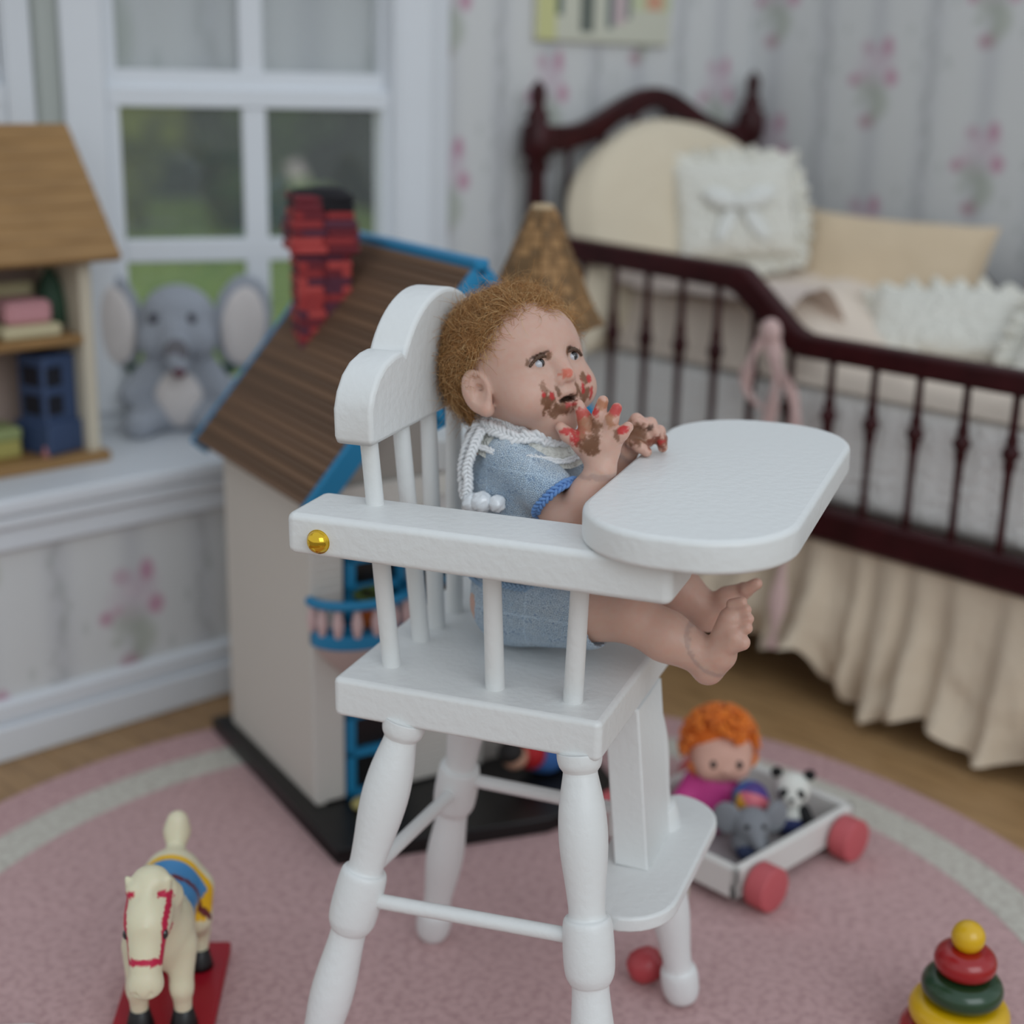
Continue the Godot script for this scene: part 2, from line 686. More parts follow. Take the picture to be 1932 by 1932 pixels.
func make_chair() -> void:
	var t := thing("high_chair", "white painted wooden high chair with a rounded tray and lobed back, holding the baby doll", "high chair", seat_frame)
	var g := Geo.new()
	g.plate(round_rect(-0.15, 0.15, -0.255, 0.1005, 0.008), 0.446, 0.490, 0.006)
	obj("seat", g, white, t)
	# arms
	for s in [[0.046, 0.132], [-0.292, -0.206]]:
		g = Geo.new()
		g.plate(round_rect(-0.1816, 0.2235, s[0], s[1], 0.010), 0.636, 0.679, 0.007)
		obj("armrest", g, white, t)
	for z in [0.132, -0.292]:
		g = Geo.new()
		g.at(Transform3D(Basis(Vector3.RIGHT, PI / 2 * signf(z)), Vector3(-0.144, 0.653, z)))
		var pr := [Vector2(0, -0.002), Vector2(0.0128, -0.002), Vector2(0.0128, 0.0006)]
		for i in 9:
			var a := PI / 2 * i / 8
			pr.append(Vector2(0.0118 * cos(a), 0.0008 + 0.0095 * sin(a)))
		g.lathe(pr, 32)
		obj("brass_pin", g, brass, t).set_meta("label", "shiny brass domed pin")
	# tray
	g = Geo.new()
	g.plate(round_rect(0.118, 0.328, -0.32, 0.158, 0.094, 14), 0.679, 0.712, 0.006)
	obj("tray", g, white, t)
	# back
	var zc := -0.075
	var half := [Vector2(0.178, 0.75), Vector2(0.182, 0.757), Vector2(0.183, 0.786), Vector2(0.176, 0.803), Vector2(0.163, 0.818), Vector2(0.146, 0.828), Vector2(0.125, 0.833), Vector2(0.1075, 0.834)]
	for i in range(1, 13):
		var a := lerpf(0.42, PI / 2, i / 12.0)
		half.append(Vector2(0.116 * cos(a), 0.778 + 0.106 * sin(a)))
	var poly := PackedVector2Array()
	for p in half:
		poly.append(Vector2(zc + p.x, -p.y))
	for i in range(half.size() - 2, -1, -1):
		poly.append(Vector2(zc - half[i].x, -half[i].y))
	g = Geo.new()
	# plate's x -> z of the chair, plate's y -> x of the chair, plate's z -> -y
	g.at(Transform3D(Basis(Vector3(0, 0, 1), Vector3(1, 0, 0), Vector3(0, -1, 0)), Vector3.ZERO))
	g.plate(poly, -0.137, -0.094, 0.005)
	obj("backrest_rail", g, white, t)
	for q in [[0.045, 0.078], [-0.032, 0.002], [-0.075, -0.07], [-0.128, -0.142], [-0.205, -0.218]]:
		rod(Vector3(-0.106, 0.485, q[0]), Vector3(-0.113, 0.76, q[1]), 0.0102, t, "spindle", 0.0092)
	# arm supports
	for q in [[0.02, 0.058, 0.022, 0.076], [0.106, 0.058, 0.118, 0.078], [0.02, -0.21, 0.022, -0.226], [0.106, -0.21, 0.118, -0.226]]:
		rod(Vector3(q[0], 0.485, q[1]), Vector3(q[2], 0.64, q[3]), 0.0105, t, "arm_support", 0.0095)
	# legs and stretchers
	var tops := [Vector3(-0.0724, 0.448, 0.083), Vector3(0.1224, 0.448, 0.083), Vector3(0.1224, 0.448, -0.125), Vector3(-0.0724, 0.448, -0.125)]
	var feet := [Vector3(-0.1622, 0.0, 0.178), Vector3(0.1848, 0.0, 0.169), Vector3(0.1848, 0.0, -0.169), Vector3(-0.1622, 0.0, -0.178)]
	for i in 4:
		obj("leg", leg_shape(tops[i], feet[i]), white, t)
	for q in [[0, 1, 0.45, 0.43], [3, 2, 0.42, 0.42], [0, 3, 0.40, 0.46], [1, 2, 0.47, 0.47]]:
		var a: Vector3 = tops[q[0]].lerp(feet[q[0]], q[2])
		var b: Vector3 = tops[q[1]].lerp(feet[q[1]], q[3])
		var e := (b - a).normalized() * 0.012
		rod(a + e, b - e, 0.0082, t, "stretcher")
	# footrest: a post under the seat and a shelf
	g = Geo.new()
	var b := Basis(Vector3(1, 0, 0), Vector3(0.018 / 0.19, -1, 0).normalized() * -1.0, Vector3(0, 0, 1))
	g.plate(PackedVector2Array([Vector2(-0.047, -0.452), Vector2(0.047, -0.452), Vector2(0.047, -0.25), Vector2(-0.047, -0.25)]), 0, 0.01)
	g = Geo.new()
	var post := [[0.111, 0.447], [0.151, 0.447], [0.169, 0.252], [0.129, 0.252]]
	var pp := PackedVector2Array()
	for q in post:
		pp.append(Vector2(q[0], -q[1]))
	g.at(Transform3D(Basis(Vector3(1, 0, 0), Vector3(0, 0, 1), Vector3(0, -1, 0)), Vector3.ZERO))
	g.plate(pp, -0.128, -0.034, 0.003)
	obj("footrest_post", g, white, t)
	g = Geo.new()
	var sh := PackedVector2Array()
	for q in [[0.108, 0.03], [0.108, -0.19]]:
		sh.append(Vector2(q[0], q[1]))
	for i in 9:
		var a := -PI / 2 + PI / 2 * i / 8
		sh.append(Vector2(0.155 + 0.06 * cos(a), -0.165 + 0.06 * sin(a)))
	for i in 9:
		var a := PI / 2 * i / 8
		sh.append(Vector2(0.155 + 0.06 * cos(a), 0.008 + 0.06 * sin(a)))
	g.plate(sh, 0.234, 0.252, 0.004)
	obj("footrest", g, white, t)

var head_at := Vector3(-0.0027, 0.7967, -0.0813)
var head_turn := Basis(Vector3(0.7942, 0.3277, 0.5117), Vector3(-0.3069, 0.9431, -0.1276), Vector3(-0.5244, -0.0557, 0.8497)).orthonormalized()
var smears := []
var skin_noise := FastNoiseLite.new()

func hd(x: float, y: float, z: float) -> Vector3:   # face forward, up, right ear
	return head_at + head_turn * Vector3(x, y, z)

func baby_body() -> Blend:
	var b := Blend.new()
	var hb := head_turn
	# skull and face
	b.ell(hd(-0.017, 0.017, 0), Vector3(0.073, 0.070, 0.066), hb, 0.01)
	b.ell(hd(0.020, 0.024, 0), Vector3(0.047, 0.044, 0.052), hb, 0.02)
	b.ell(hd(0.015, -0.014, 0), Vector3(0.050, 0.050, 0.052), hb, 0.02)
	for s in [-1.0, 1.0]:
		b.ell(hd(0.037, -0.027, s * 0.031), Vector3(0.0255, 0.025, 0.025), hb, 0.014)
	b.ball(hd(0.042, -0.050, 0), 0.0175, 0.014)
	b.ball(hd(0.030, -0.056, 0), 0.024, 0.016)
	b.ell(hd(0.053, -0.030, 0), Vector3(0.014, 0.014, 0.019), hb, 0.012)
	for s in [-1.0, 1.0]:
		b.ell(hd(0.071, 0.006, s * 0.0235), Vector3(0.0115, 0.010, 0.0125), hb, 0.010, -1.0)
		b.ell(hd(0.0545, 0.0045, s * 0.0228), Vector3(0.0080, 0.0072, 0.0095), hb, 0.004)
	# nose
	b.chain([hd(0.060, 0.006, 0), hd(0.0665, -0.004, 0), hd(0.0725, -0.0135, 0)], [0.0055, 0.0062, 0.0078], 0.008)
	for s in [-1.0, 1.0]:
		b.ball(hd(0.0675, -0.0175, s * 0.0066), 0.0054, 0.004)
		b.ball(hd(0.0722, -0.0222, s * 0.0042), 0.0019, 0.0015, -1.0)
	# mouth, open
	b.ell(hd(0.0655, -0.0300, 0.0035), Vector3(0.006, 0.0055, 0.0065), hb, 0.006)
	b.ell(hd(0.0655, -0.0300, -0.0035), Vector3(0.006, 0.0055, 0.0065), hb, 0.006)
	b.ell(hd(0.070, -0.0385, 0), Vector3(0.016, 0.0042, 0.0125), hb, 0.003, -1.0)
	b.chain([hd(0.059, -0.0415, -0.011), hd(0.0635, -0.0445, -0.004), hd(0.0635, -0.0445, 0.004), hd(0.059, -0.0415, 0.011)], [0.0035, 0.005, 0.005, 0.0035], 0.005)
	# ears
	for s in [-1.0, 1.0]:
		var eb := hb * Basis(Vector3(0, 1, 0), s * 0.55) * Basis(Vector3(0, 0, 1), 0.12)
		var ec := hd(0.003, -0.008, s * 0.0690)
		b.ell(ec, Vector3(0.0165, 0.0245, 0.0055), eb, 0.003)
		b.ball(hd(0.0075, -0.0295, s * 0.0640), 0.0072, 0.006)
		b.ell(ec + eb * Vector3(0.0035, 0.003, s * 0.0058), Vector3(0.0118, 0.0180, 0.0062), eb, 0.0015, -1.0)
		b.ball(ec + eb * Vector3(0.004, 0.002, s * 0.000), 0.0045, 0.002, -1.0)
		b.cap(ec + eb * Vector3(-0.002, 0.013, s * 0.0012), ec + eb * Vector3(-0.0055, -0.004, s * 0.0016), 0.0023, 0.0023, 0.003)
	# neck and trunk
	b.cap(hd(-0.022, -0.045, 0), Vector3(-0.022, 0.700, -0.08), 0.031, 0.036, 0.012)
	b.ell(Vector3(-0.006, 0.672, -0.08), Vector3(0.048, 0.055, 0.050), Basis.IDENTITY, 0.02)
	b.ell(Vector3(0.004, 0.600, -0.08), Vector3(0.052, 0.065, 0.052), Basis.IDENTITY, 0.03)
	b.ell(Vector3(0.004, 0.548, -0.08), Vector3(0.052, 0.052, 0.056), Basis.IDENTITY, 0.03)
	# near arm and hand
	b.chain([Vector3(0.000, 0.708, -0.042), Vector3(0.040, 0.682, -0.024), Vector3(0.070, 0.652, -0.016), Vector3(0.090, 0.685, -0.021), Vector3(0.1035, 0.713, -0.026)], [0.014, 0.017, 0.0205, 0.0190, 0.0160], 0.010)
	b.ell(Vector3(0.0985, 0.738, -0.030), Vector3(0.024, 0.024, 0.0125), Basis(Vector3.BACK, -0.15), 0.010)
	b.ball(Vector3(0.081, 0.742, -0.029), 0.0110, 0.008)
	b.chain([Vector3(0.080, 0.740, -0.028), Vector3(0.066, 0.748, -0.0265), Vector3(0.058, 0.7555, -0.0265)], [0.0095, 0.0072, 0.0058], 0.005)
	b.chain([Vector3(0.085, 0.752, -0.030), Vector3(0.0815, 0.767, -0.0315), Vector3(0.073, 0.7785, -0.0375)], [0.0082, 0.0072, 0.0058], 0.004)
	b.chain([Vector3(0.0965, 0.755, -0.030), Vector3(0.0985, 0.772, -0.0285), Vector3(0.1015, 0.7865, -0.031)], [0.0082, 0.0070, 0.0058], 0.003)
	b.chain([Vector3(0.108, 0.753, -0.030), Vector3(0.1125, 0.768, -0.0285), Vector3(0.1165, 0.7805, -0.031)], [0.0080, 0.0068, 0.0056], 0.003)
	b.chain([Vector3(0.1165, 0.746, -0.030), Vector3(0.1235, 0.755, -0.029), Vector3(0.1290, 0.7615, -0.031)], [0.0082, 0.0070, 0.0058], 0.003)
	# far arm, hand on the tray
	b.chain([Vector3(0.000, 0.708, -0.118), Vector3(0.040, 0.682, -0.130), Vector3(0.060, 0.660, -0.135), Vector3(0.085, 0.685, -0.128), Vector3(0.102, 0.712, -0.118)], [0.014, 0.017, 0.0195, 0.0175, 0.0145], 0.010)
	b.ell(Vector3(0.118, 0.733, -0.116), Vector3(0.021, 0.018, 0.016), Basis(Vector3.BACK, 0.5), 0.008)
	b.chain([Vector3(0.112, 0.744, -0.106), Vector3(0.117, 0.752, -0.104), Vector3(0.127, 0.748, -0.104)], [0.0075, 0.0066, 0.0056], 0.003)
	b.chain([Vector3(0.122, 0.745, -0.112), Vector3(0.131, 0.7475, -0.111), Vector3(0.1375, 0.738, -0.110)], [0.0075, 0.0064, 0.0055], 0.003)
	b.chain([Vector3(0.128, 0.738, -0.118), Vector3(0.139, 0.738, -0.118), Vector3(0.143, 0.725, -0.117)], [0.0075, 0.0064, 0.0055], 0.003)
	b.chain([Vector3(0.129, 0.729, -0.124), Vector3(0.140, 0.728, -0.125), Vector3(0.142, 0.7185, -0.124)], [0.0070, 0.0062, 0.0054], 0.003)
	b.chain([Vector3(0.112, 0.728, -0.103), Vector3(0.122, 0.724, -0.099), Vector3(0.131, 0.7185, -0.100)], [0.0078, 0.0066, 0.0055], 0.003)
	# near leg and foot
	b.chain([Vector3(-0.01, 0.545, -0.048), Vector3(0.075, 0.547, -0.034), Vector3(0.140, 0.557, -0.028)], [0.040, 0.030, 0.0275], 0.010)
	b.chain([Vector3(0.140, 0.557, -0.028), Vector3(0.180, 0.540, -0.028), Vector3(0.222, 0.524, -0.028)], [0.0275, 0.0265, 0.0205], 0.008)
	b.cap(Vector3(0.226, 0.510, -0.029), Vector3(0.238, 0.528, -0.027), 0.0175, 0.0165, 0.008)
	b.cap(Vector3(0.238, 0.532, -0.026), Vector3(0.2475, 0.571, -0.025), 0.0165, 0.0125, 0.008)
	b.cap(Vector3(0.240, 0.530, -0.022), Vector3(0.2545, 0.555, -0.017), 0.0120, 0.0110, 0.006)
	for q in [[0.2580, 0.5905, -0.029, 0.0052], [0.2635, 0.5835, -0.0255, 0.0054], [0.2670, 0.5750, -0.0225, 0.0056], [0.2665, 0.5655, -0.0195, 0.0060], [0.2635, 0.5510, -0.0150, 0.0082]]:
		var tip := Vector3(q[0], q[1], q[2])
		b.cap(tip + Vector3(-0.011, -0.005, -0.001), tip, q[3] * 1.1, q[3], 0.0028)
	# far leg and foot
	b.chain([Vector3(-0.01, 0.545, -0.112), Vector3(0.075, 0.560, -0.122), Vector3(0.130, 0.580, -0.126)], [0.038, 0.030, 0.027], 0.010)
	b.chain([Vector3(0.130, 0.580, -0.126), Vector3(0.165, 0.557, -0.129), Vector3(0.198, 0.535, -0.131)], [0.027, 0.025, 0.0195], 0.008)
	b.chain([Vector3(0.200, 0.528, -0.131), Vector3(0.222, 0.551, -0.129), Vector3(0.240, 0.566, -0.128)], [0.0175, 0.0145, 0.0095], 0.008)
	for q in [[0.2545, 0.5785, -0.120, 0.0066], [0.2535, 0.5745, -0.127, 0.005], [0.2515, 0.571, -0.132, 0.0048], [0.249, 0.568, -0.137, 0.0046], [0.246, 0.565, -0.141, 0.0044]]:
		var tip := Vector3(q[0], q[1], q[2])
		b.cap(tip + Vector3(-0.012, -0.009, -0.001), tip, q[3] * 1.15, q[3], 0.003)
	return b

const SKIN := Color(0.800, 0.655, 0.590)
const CHOC := Color(0.45, 0.30, 0.21)
const DARK := Color(0.27, 0.18, 0.14)
const JAM := Color(0.74, 0.20, 0.20)
const TERRA := Color(0.80, 0.42, 0.34)

func paint_skin(p: Vector3) -> Color:
	var n := skin_noise.get_noise_3dv(p * 100.0)
	var c := SKIN.lerp(Color(0.80, 0.60, 0.53), clampf(0.3 + n * 0.8, 0, 1) * 0.5)
	for s in smears:
		if (p - s[0]).length_squared() > s[6]:
			continue
		var q: Vector3 = s[4] * (p - s[0])
		var d: float = (q / s[1]).length()
		var w := 1.0 - smoothstep(0.62, 1.15, d + 0.7 * skin_noise.get_noise_3dv(p * s[5]))
		if w > 0:
			c = c.lerp(s[2], w * s[3])
	return c.srgb_to_linear()

func smear(at_: Vector3, r: Vector3, c: Color, k := 0.9, turn := 0.0, f := 150.0) -> void:
	var b := head_turn * Basis(Vector3.RIGHT, turn)
	smears.append([at_, r, c, k, b.transposed(), f, pow(maxf(r.x, maxf(r.y, r.z)) * 1.5, 2)])

func make_smears() -> void:
	skin_noise.frequency = 1.0
	skin_noise.fractal_octaves = 3
	# around the mouth: brown first, then red dabs
	smear(hd(0.056, -0.036, 0.024), Vector3(0.02, 0.011, 0.010), CHOC, 0.9)
	smear(hd(0.054, -0.022, 0.027), Vector3(0.02, 0.010, 0.0045), CHOC, 0.55)
	smear(hd(0.062, -0.046, 0.012), Vector3(0.02, 0.008, 0.015), CHOC, 0.85)
	smear(hd(0.064, -0.028, 0.013), Vector3(0.02, 0.008, 0.0025), CHOC, 0.9, 0.15)
	smear(hd(0.066, -0.0375, 0), Vector3(0.02, 0.0035, 0.014), DARK, 0.95)
	smear(hd(0.064, -0.030, -0.012), Vector3(0.02, 0.010, 0.004), CHOC, 0.8)
	smear(hd(0.058, -0.020, -0.027), Vector3(0.02, 0.008, 0.006), CHOC, 0.85)
	smear(hd(0.056, -0.036, -0.024), Vector3(0.02, 0.009, 0.012), CHOC, 0.85)
	smear(hd(0.053, -0.027, 0.0295), Vector3(0.02, 0.0038, 0.0028), JAM, 0.95)
	smear(hd(0.057, -0.031, 0.0205), Vector3(0.02, 0.0046, 0.0032), JAM, 0.95)
	smear(hd(0.058, -0.022, -0.034), Vector3(0.02, 0.007, 0.0035), JAM, 0.9)
	smear(hd(0.060, -0.030, -0.022), Vector3(0.02, 0.008, 0.003), JAM, 0.9)
	smear(hd(0.054, -0.036, -0.034), Vector3(0.02, 0.006, 0.0035), JAM, 0.85)
	smear(hd(0.067, -0.044, 0.003), Vector3(0.012, 0.003, 0.007), JAM, 0.7)
	smear(hd(0.075, -0.012, 0.0035), Vector3(0.012, 0.0060, 0.0062), TERRA, 0.9)
	# lids and brows
	for s in [-1.0, 1.0]:
		smear(hd(0.062, 0.0125, s * 0.023), Vector3(0.015, 0.0026, 0.0120), DARK, 0.85, s * 0.22)
		smear(hd(0.060, 0.0075, s * 0.0355), Vector3(0.015, 0.0045, 0.0022), CHOC, 0.85)
		smear(hd(0.064, 0.0100, s * 0.0130), Vector3(0.015, 0.0045, 0.0032), CHOC, 0.8)
	# near hand
	smear(Vector3(0.079, 0.7510, -0.020), Vector3(0.0085, 0.010, 0.016), JAM, 0.95, 0.6)
	smear(Vector3(0.066, 0.7535, -0.020), Vector3(0.007, 0.004, 0.02), JAM, 0.8)
	smear(Vector3(0.0915, 0.7420, -0.018), Vector3(0.012, 0.012, 0.014), CHOC, 0.9)
	smear(Vector3(0.086, 0.763, -0.025), Vector3(0.014, 0.014, 0.02), Color(0.66, 0.45, 0.34), 0.85)
	smear(Vector3(0.083, 0.773, -0.030), Vector3(0.010, 0.006, 0.02), JAM, 0.55)
	smear(Vector3(0.0975, 0.7600, -0.022), Vector3(0.005, 0.012, 0.012), CHOC, 0.75)
	smear(Vector3(0.0965, 0.7765, -0.024), Vector3(0.0042, 0.0080, 0.012), JAM, 0.9)
	smear(Vector3(0.1020, 0.7840, -0.026), Vector3(0.0060, 0.0060, 0.012), Color(0.66, 0.42, 0.28), 0.7)
	smear(Vector3(0.1160, 0.7800, -0.026), Vector3(0.0070, 0.0060, 0.012), JAM, 0.75)
	smear(Vector3(0.1110, 0.7690, -0.022), Vector3(0.0050, 0.0080, 0.012), Color(0.66, 0.45, 0.32), 0.7)
	smear(Vector3(0.1245, 0.7600, -0.022), Vector3(0.0050, 0.0045, 0.012), JAM, 0.95)
	smear(Vector3(0.1190, 0.7530, -0.021), Vector3(0.0030, 0.0080, 0.012), CHOC, 0.6, -0.6)
	# far hand
	smear(Vector3(0.118, 0.736, -0.102), Vector3(0.017, 0.015, 0.014), CHOC, 0.85)
	smear(Vector3(0.140, 0.727, -0.112), Vector3(0.008, 0.012, 0.016), Color(0.50, 0.27, 0.20), 0.9)
	smear(Vector3(0.141, 0.728, -0.108), Vector3(0.004, 0.005, 0.008), JAM, 0.9)
	smear(Vector3(0.132, 0.744, -0.105), Vector3(0.005, 0.004, 0.006), DARK, 0.7)

func make_baby() -> void:
	make_smears()
	var t := thing("baby_doll", "ginger haired baby doll in a blue romper with food smeared over face and hands", "doll", seat_frame)
	var g := Geo.new()
	var body := baby_body()
	# face, hands and near foot on a fine grid, the rest on a coarser one that laps under it
	var fine := func(p: Vector3, slack: float) -> bool:
		var q := head_turn.transposed() * (p - head_at)
		if q.length() < 0.11 + slack and q.x > -0.03 - slack:
			return true
		return (p - Vector3(0.097, 0.755, -0.030)).length() < 0.052 + slack or (p - Vector3(0.125, 0.735, -0.115)).length() < 0.038 + slack or (p - Vector3(0.250, 0.555, -0.023)).length() < 0.048 + slack
	body.mesh_into(g, 0.0016, paint_skin, null, 0.0, fine)
	body.mesh_into(g, 0.0030, paint_skin, null, 0.0, func(p: Vector3, slack: float) -> bool: return not fine.call(p, -0.005 - slack))
	var skin := mat(Color.WHITE, 0.46, {"vcol": true, "sss": 0.25, "spec": 0.45})
	obj("body", g, skin, t)
	# eyes
	for s in [-1.0, 1.0]:
		var gaze := head_turn * (Basis(Vector3.UP, 0.42 if s > 0 else 0.10) * Basis(Vector3.BACK, 0.10))
		var ctr := hd(0.0568, 0.0045, s * 0.0225)
		g = Geo.new()
		g.ell(ctr, Vector3(0.0072, 0.0056, 0.0078), head_turn, 24, 16)
		var eye := obj("eye", g, mat(Color(0.74, 0.74, 0.76), 0.15, {"coat": 0.6}), t)
		g = Geo.new()
		g.ell(ctr + gaze * Vector3(0.0036, 0.0002, 0), Vector3(0.0040, 0.0049, 0.0046), gaze, 24, 14)
		obj("iris", g, mat(Color(0.10, 0.065, 0.05), 0.05, {"coat": 1.0, "coat_rough": 0.02}), eye)
		# painted lid and lashes
		g = Geo.new()
		for k in 15:
			var u := (k - 7) / 7.0
			var base := hd(0.0632 - 0.0045 * u * u, 0.0118 - 0.0058 * u * u - 0.0016 * u, s * (0.0222 + u * 0.0118))
			g.ell(base, Vector3(0.0020, 0.0016 + 0.0012 * fposmod(k * 0.37, 1.0), 0.0016), head_turn * Basis(Vector3.RIGHT, -s * u * 0.7), 8, 6)
		obj("eyelash", g, mat(Color(0.33, 0.23, 0.16), 0.5), t)
	make_romper(t)
	make_hair(t)

func cloth_surface(b: Blend, cell: float, rough: FastNoiseLite, amp: float) -> Geo:
	var g := Geo.new()
	b.mesh_into(g, cell, func(p: Vector3) -> Color:
		var k := clampf(0.5 + 0.9 * skin_noise.get_noise_3dv(p * 16.0), 0, 1)
		return Color(0.82, 0.88, 0.93).lerp(Color(0.92, 0.94, 0.95), k).srgb_to_linear(), rough, amp)
	return g

# a cord of twisted strands laid along a path
func braid(pts: Array, r: float, pitch: float, strands := 3, loose := 0.35) -> Geo:
	var g := Geo.new()
	var path := smooth_path(pts, 10)
	var lens := [0.0]
	for i in range(1, path.size()):
		lens.append(lens[-1] + (path[i] - path[i - 1]).length())
	var total: float = lens[-1]
	var n := int(total / pitch * 14.0)
	var wob := FastNoiseLite.new()
	wob.frequency = 2.2
	for s in strands:
		var line := []
		var thick := []
		var k := 0
		for i in n + 1:
			var d: float = total * i / n
			while k < path.size() - 2 and lens[k + 1] < d:
				k += 1
			var p: Vector3 = path[k].lerp(path[k + 1], clampf((d - lens[k]) / maxf(1e-6, lens[k + 1] - lens[k]), 0, 1))
			var tan: Vector3 = (path[k + 1] - path[k]).normalized()
			var side := tan.cross(Vector3(0.31, 0.2, 0.9)).normalized()
			var up := tan.cross(side)
			var a := TAU * (d / pitch + float(s) / strands)
			# a plait: each strand swings from side to side and over its neighbour
			var w := 1.0 + loose * wob.get_noise_3dv(p * 100.0 + Vector3(s * 7, 0, 0))
			line.append(p + (side * cos(a) * 0.62 + up * sin(a * 2.0) * 0.34) * r * w)
			thick.append(r * (0.36 + 0.05 * sin(a * 2.0)))
		g.tube(line, thick, 7)
	return g

func make_romper(t: Node3D) -> void:
	var knit := FastNoiseLite.new()
	knit.noise_type = FastNoiseLite.TYPE_CELLULAR
	knit.cellular_return_type = FastNoiseLite.RETURN_DISTANCE2_SUB
	knit.fractal_type = FastNoiseLite.FRACTAL_NONE
	knit.frequency = 1.6
	var b := Blend.new()
	b.ell(Vector3(-0.004, 0.675, -0.08), Vector3(0.058, 0.062, 0.060), Basis.IDENTITY, 0.02)
	b.ell(Vector3(0.004, 0.610, -0.08), Vector3(0.060, 0.070, 0.062), Basis.IDENTITY, 0.03)
	b.ell(Vector3(0.004, 0.548, -0.08), Vector3(0.060, 0.0585, 0.066), Basis.IDENTITY, 0.03)
	b.cap(Vector3(-0.002, 0.712, -0.042), Vector3(0.046, 0.686, -0.026), 0.0285, 0.0265, 0.012)
	b.cap(Vector3(-0.002, 0.712, -0.118), Vector3(0.046, 0.686, -0.130), 0.0285, 0.0265, 0.012)
	b.cap(Vector3(0.0, 0.544, -0.050), Vector3(0.092, 0.546, -0.032), 0.047, 0.0335, 0.012)
	b.cap(Vector3(0.0, 0.544, -0.112), Vector3(0.085, 0.562, -0.122), 0.045, 0.034, 0.012)
	# the cuffs end open
	b.cap(Vector3(0.060, 0.676, -0.021), Vector3(0.085, 0.655, -0.014), 0.0225, 0.0245, 0.003, -1.0)
	b.cap(Vector3(0.060, 0.676, -0.133), Vector3(0.085, 0.655, -0.137), 0.0225, 0.0245, 0.003, -1.0)
	b.cap(Vector3(0.105, 0.550, -0.030), Vector3(0.160, 0.556, -0.027), 0.0315, 0.034, 0.003, -1.0)
	b.cap(Vector3(0.105, 0.566, -0.124), Vector3(0.160, 0.58, -0.127), 0.0315, 0.034, 0.003, -1.0)
	var mesh_ramp := ramp([[0.0, Color(0.50, 0.54, 0.60)], [0.10, Color(0.60, 0.66, 0.74)], [0.22, Color(0.90, 0.94, 0.97)], [1.0, Color(1, 1, 1)]])
	var knit_tex := noise_tex(0.055, FastNoiseLite.TYPE_CELLULAR, 512, 5, 4, mesh_ramp)
	var m := mat(Color.WHITE, 0.9, {"vcol": true, "sheen": 0.4, "tex": knit_tex, "bump": noise_tex(0.055, FastNoiseLite.TYPE_CELLULAR, 512, 5), "depth": 0.16, "scale": 19.0})
	obj("romper", cloth_surface(b, 0.0022, knit, 0.0010), m, t)
	var lace := mat(Color(0.90, 0.905, 0.91), 0.55, {"sheen": 0.6, "coat": 0.25})
	# collar: a netted band with braid on its edge
	var g := Geo.new()
	var rows := []
	for j in 7:
		var row := PackedVector3Array()
		for i in 48:
			var a := -TAU * i / 48
			var k := j / 6.0
			var r := lerpf(0.040, 0.066, k)
			row.append(Vector3(0.004 + r * cos(a) * 1.02, 0.744 - 0.022 * k * k - 0.010 * k - 0.006 * cos(a) * k + 0.0012 * sin(a * 9.0) * k, -0.079 + r * 0.93 * sin(a)))
		rows.append(row)
	g.grid(rows)
	obj("collar", g, mat(Color(0.87, 0.87, 0.84), 0.8, {"bump": noise_tex(0.06, FastNoiseLite.TYPE_CELLULAR, 512, 8), "depth": 0.3, "scale": 9.0}), t)
	for q in [[0.044, 0.7465, 0.0056], [0.0535, 0.7405, 0.0080], [0.0665, 0.7210, 0.0034]]:
		var loop := []
		for i in 33:
			var a := TAU * i / 32
			loop.append(Vector3(0.004 + q[0] * cos(a) * 1.02, q[1] - 0.005 * cos(a) + 0.0018 * sin(a * 7.0), -0.079 + q[0] * 0.93 * sin(a)))
		obj("collar_braid", braid(loop, q[2], q[2] * 3.4, 5, 1.3), lace, t)
	# silvery braid down the back opening, ending in a bow of beads
	obj("back_braid", braid([Vector3(-0.042, 0.744, -0.050), Vector3(-0.050, 0.722, -0.034), Vector3(-0.053, 0.700, -0.030), Vector3(-0.052, 0.682, -0.028), Vector3(-0.048, 0.668, -0.024)], 0.0072, 0.022, 4, 0.6), lace, t)
	obj("back_braid", braid([Vector3(-0.034, 0.742, -0.036), Vector3(-0.040, 0.722, -0.024), Vector3(-0.045, 0.700, -0.021), Vector3(-0.043, 0.684, -0.019), Vector3(-0.046, 0.668, -0.018)], 0.0062, 0.019, 4, 0.6), lace, t)
	var bead := mat(Color(0.90, 0.915, 0.93), 0.2, {"coat": 0.8, "coat_rough": 0.1})
	var lump := FastNoiseLite.new()
	lump.frequency = 1.4
	for q in [[-0.036, 0.6665, -0.012, 0.0108], [-0.024, 0.6690, -0.010, 0.0118], [-0.0065, 0.6690, -0.011, 0.0095]]:
		g = Geo.new()
		g.ell(Vector3(q[0], q[1], q[2]), Vector3.ONE * q[3], Basis.IDENTITY, 24, 16, lump, 0.22)
		obj("bead", g, bead, t)
	# blue cords on the cuffs and round the seat
	var blue := mat(Color(0.40, 0.56, 0.78), 0.7, {"sheen": 0.5})
	for s in [[-0.0215, 1.0], [-0.1325, -1.0]]:
		var ring := []
		var ax := Vector3(0.72, -0.62, 0.20 * s[1]).normalized()
		var u := ax.cross(Vector3.BACK).normalized()
		var w := ax.cross(u)
		for i in 25:
			var a := TAU * i / 24
			ring.append(Vector3(0.0555, 0.680, s[0]) + (u * cos(a) + w * sin(a)) * 0.0262)
		obj("cuff_cord", braid(ring, 0.0056, 0.017), blue, t)
	var grey_blue := mat(Color(0.56, 0.66, 0.76), 0.85, {"sheen": 0.4})
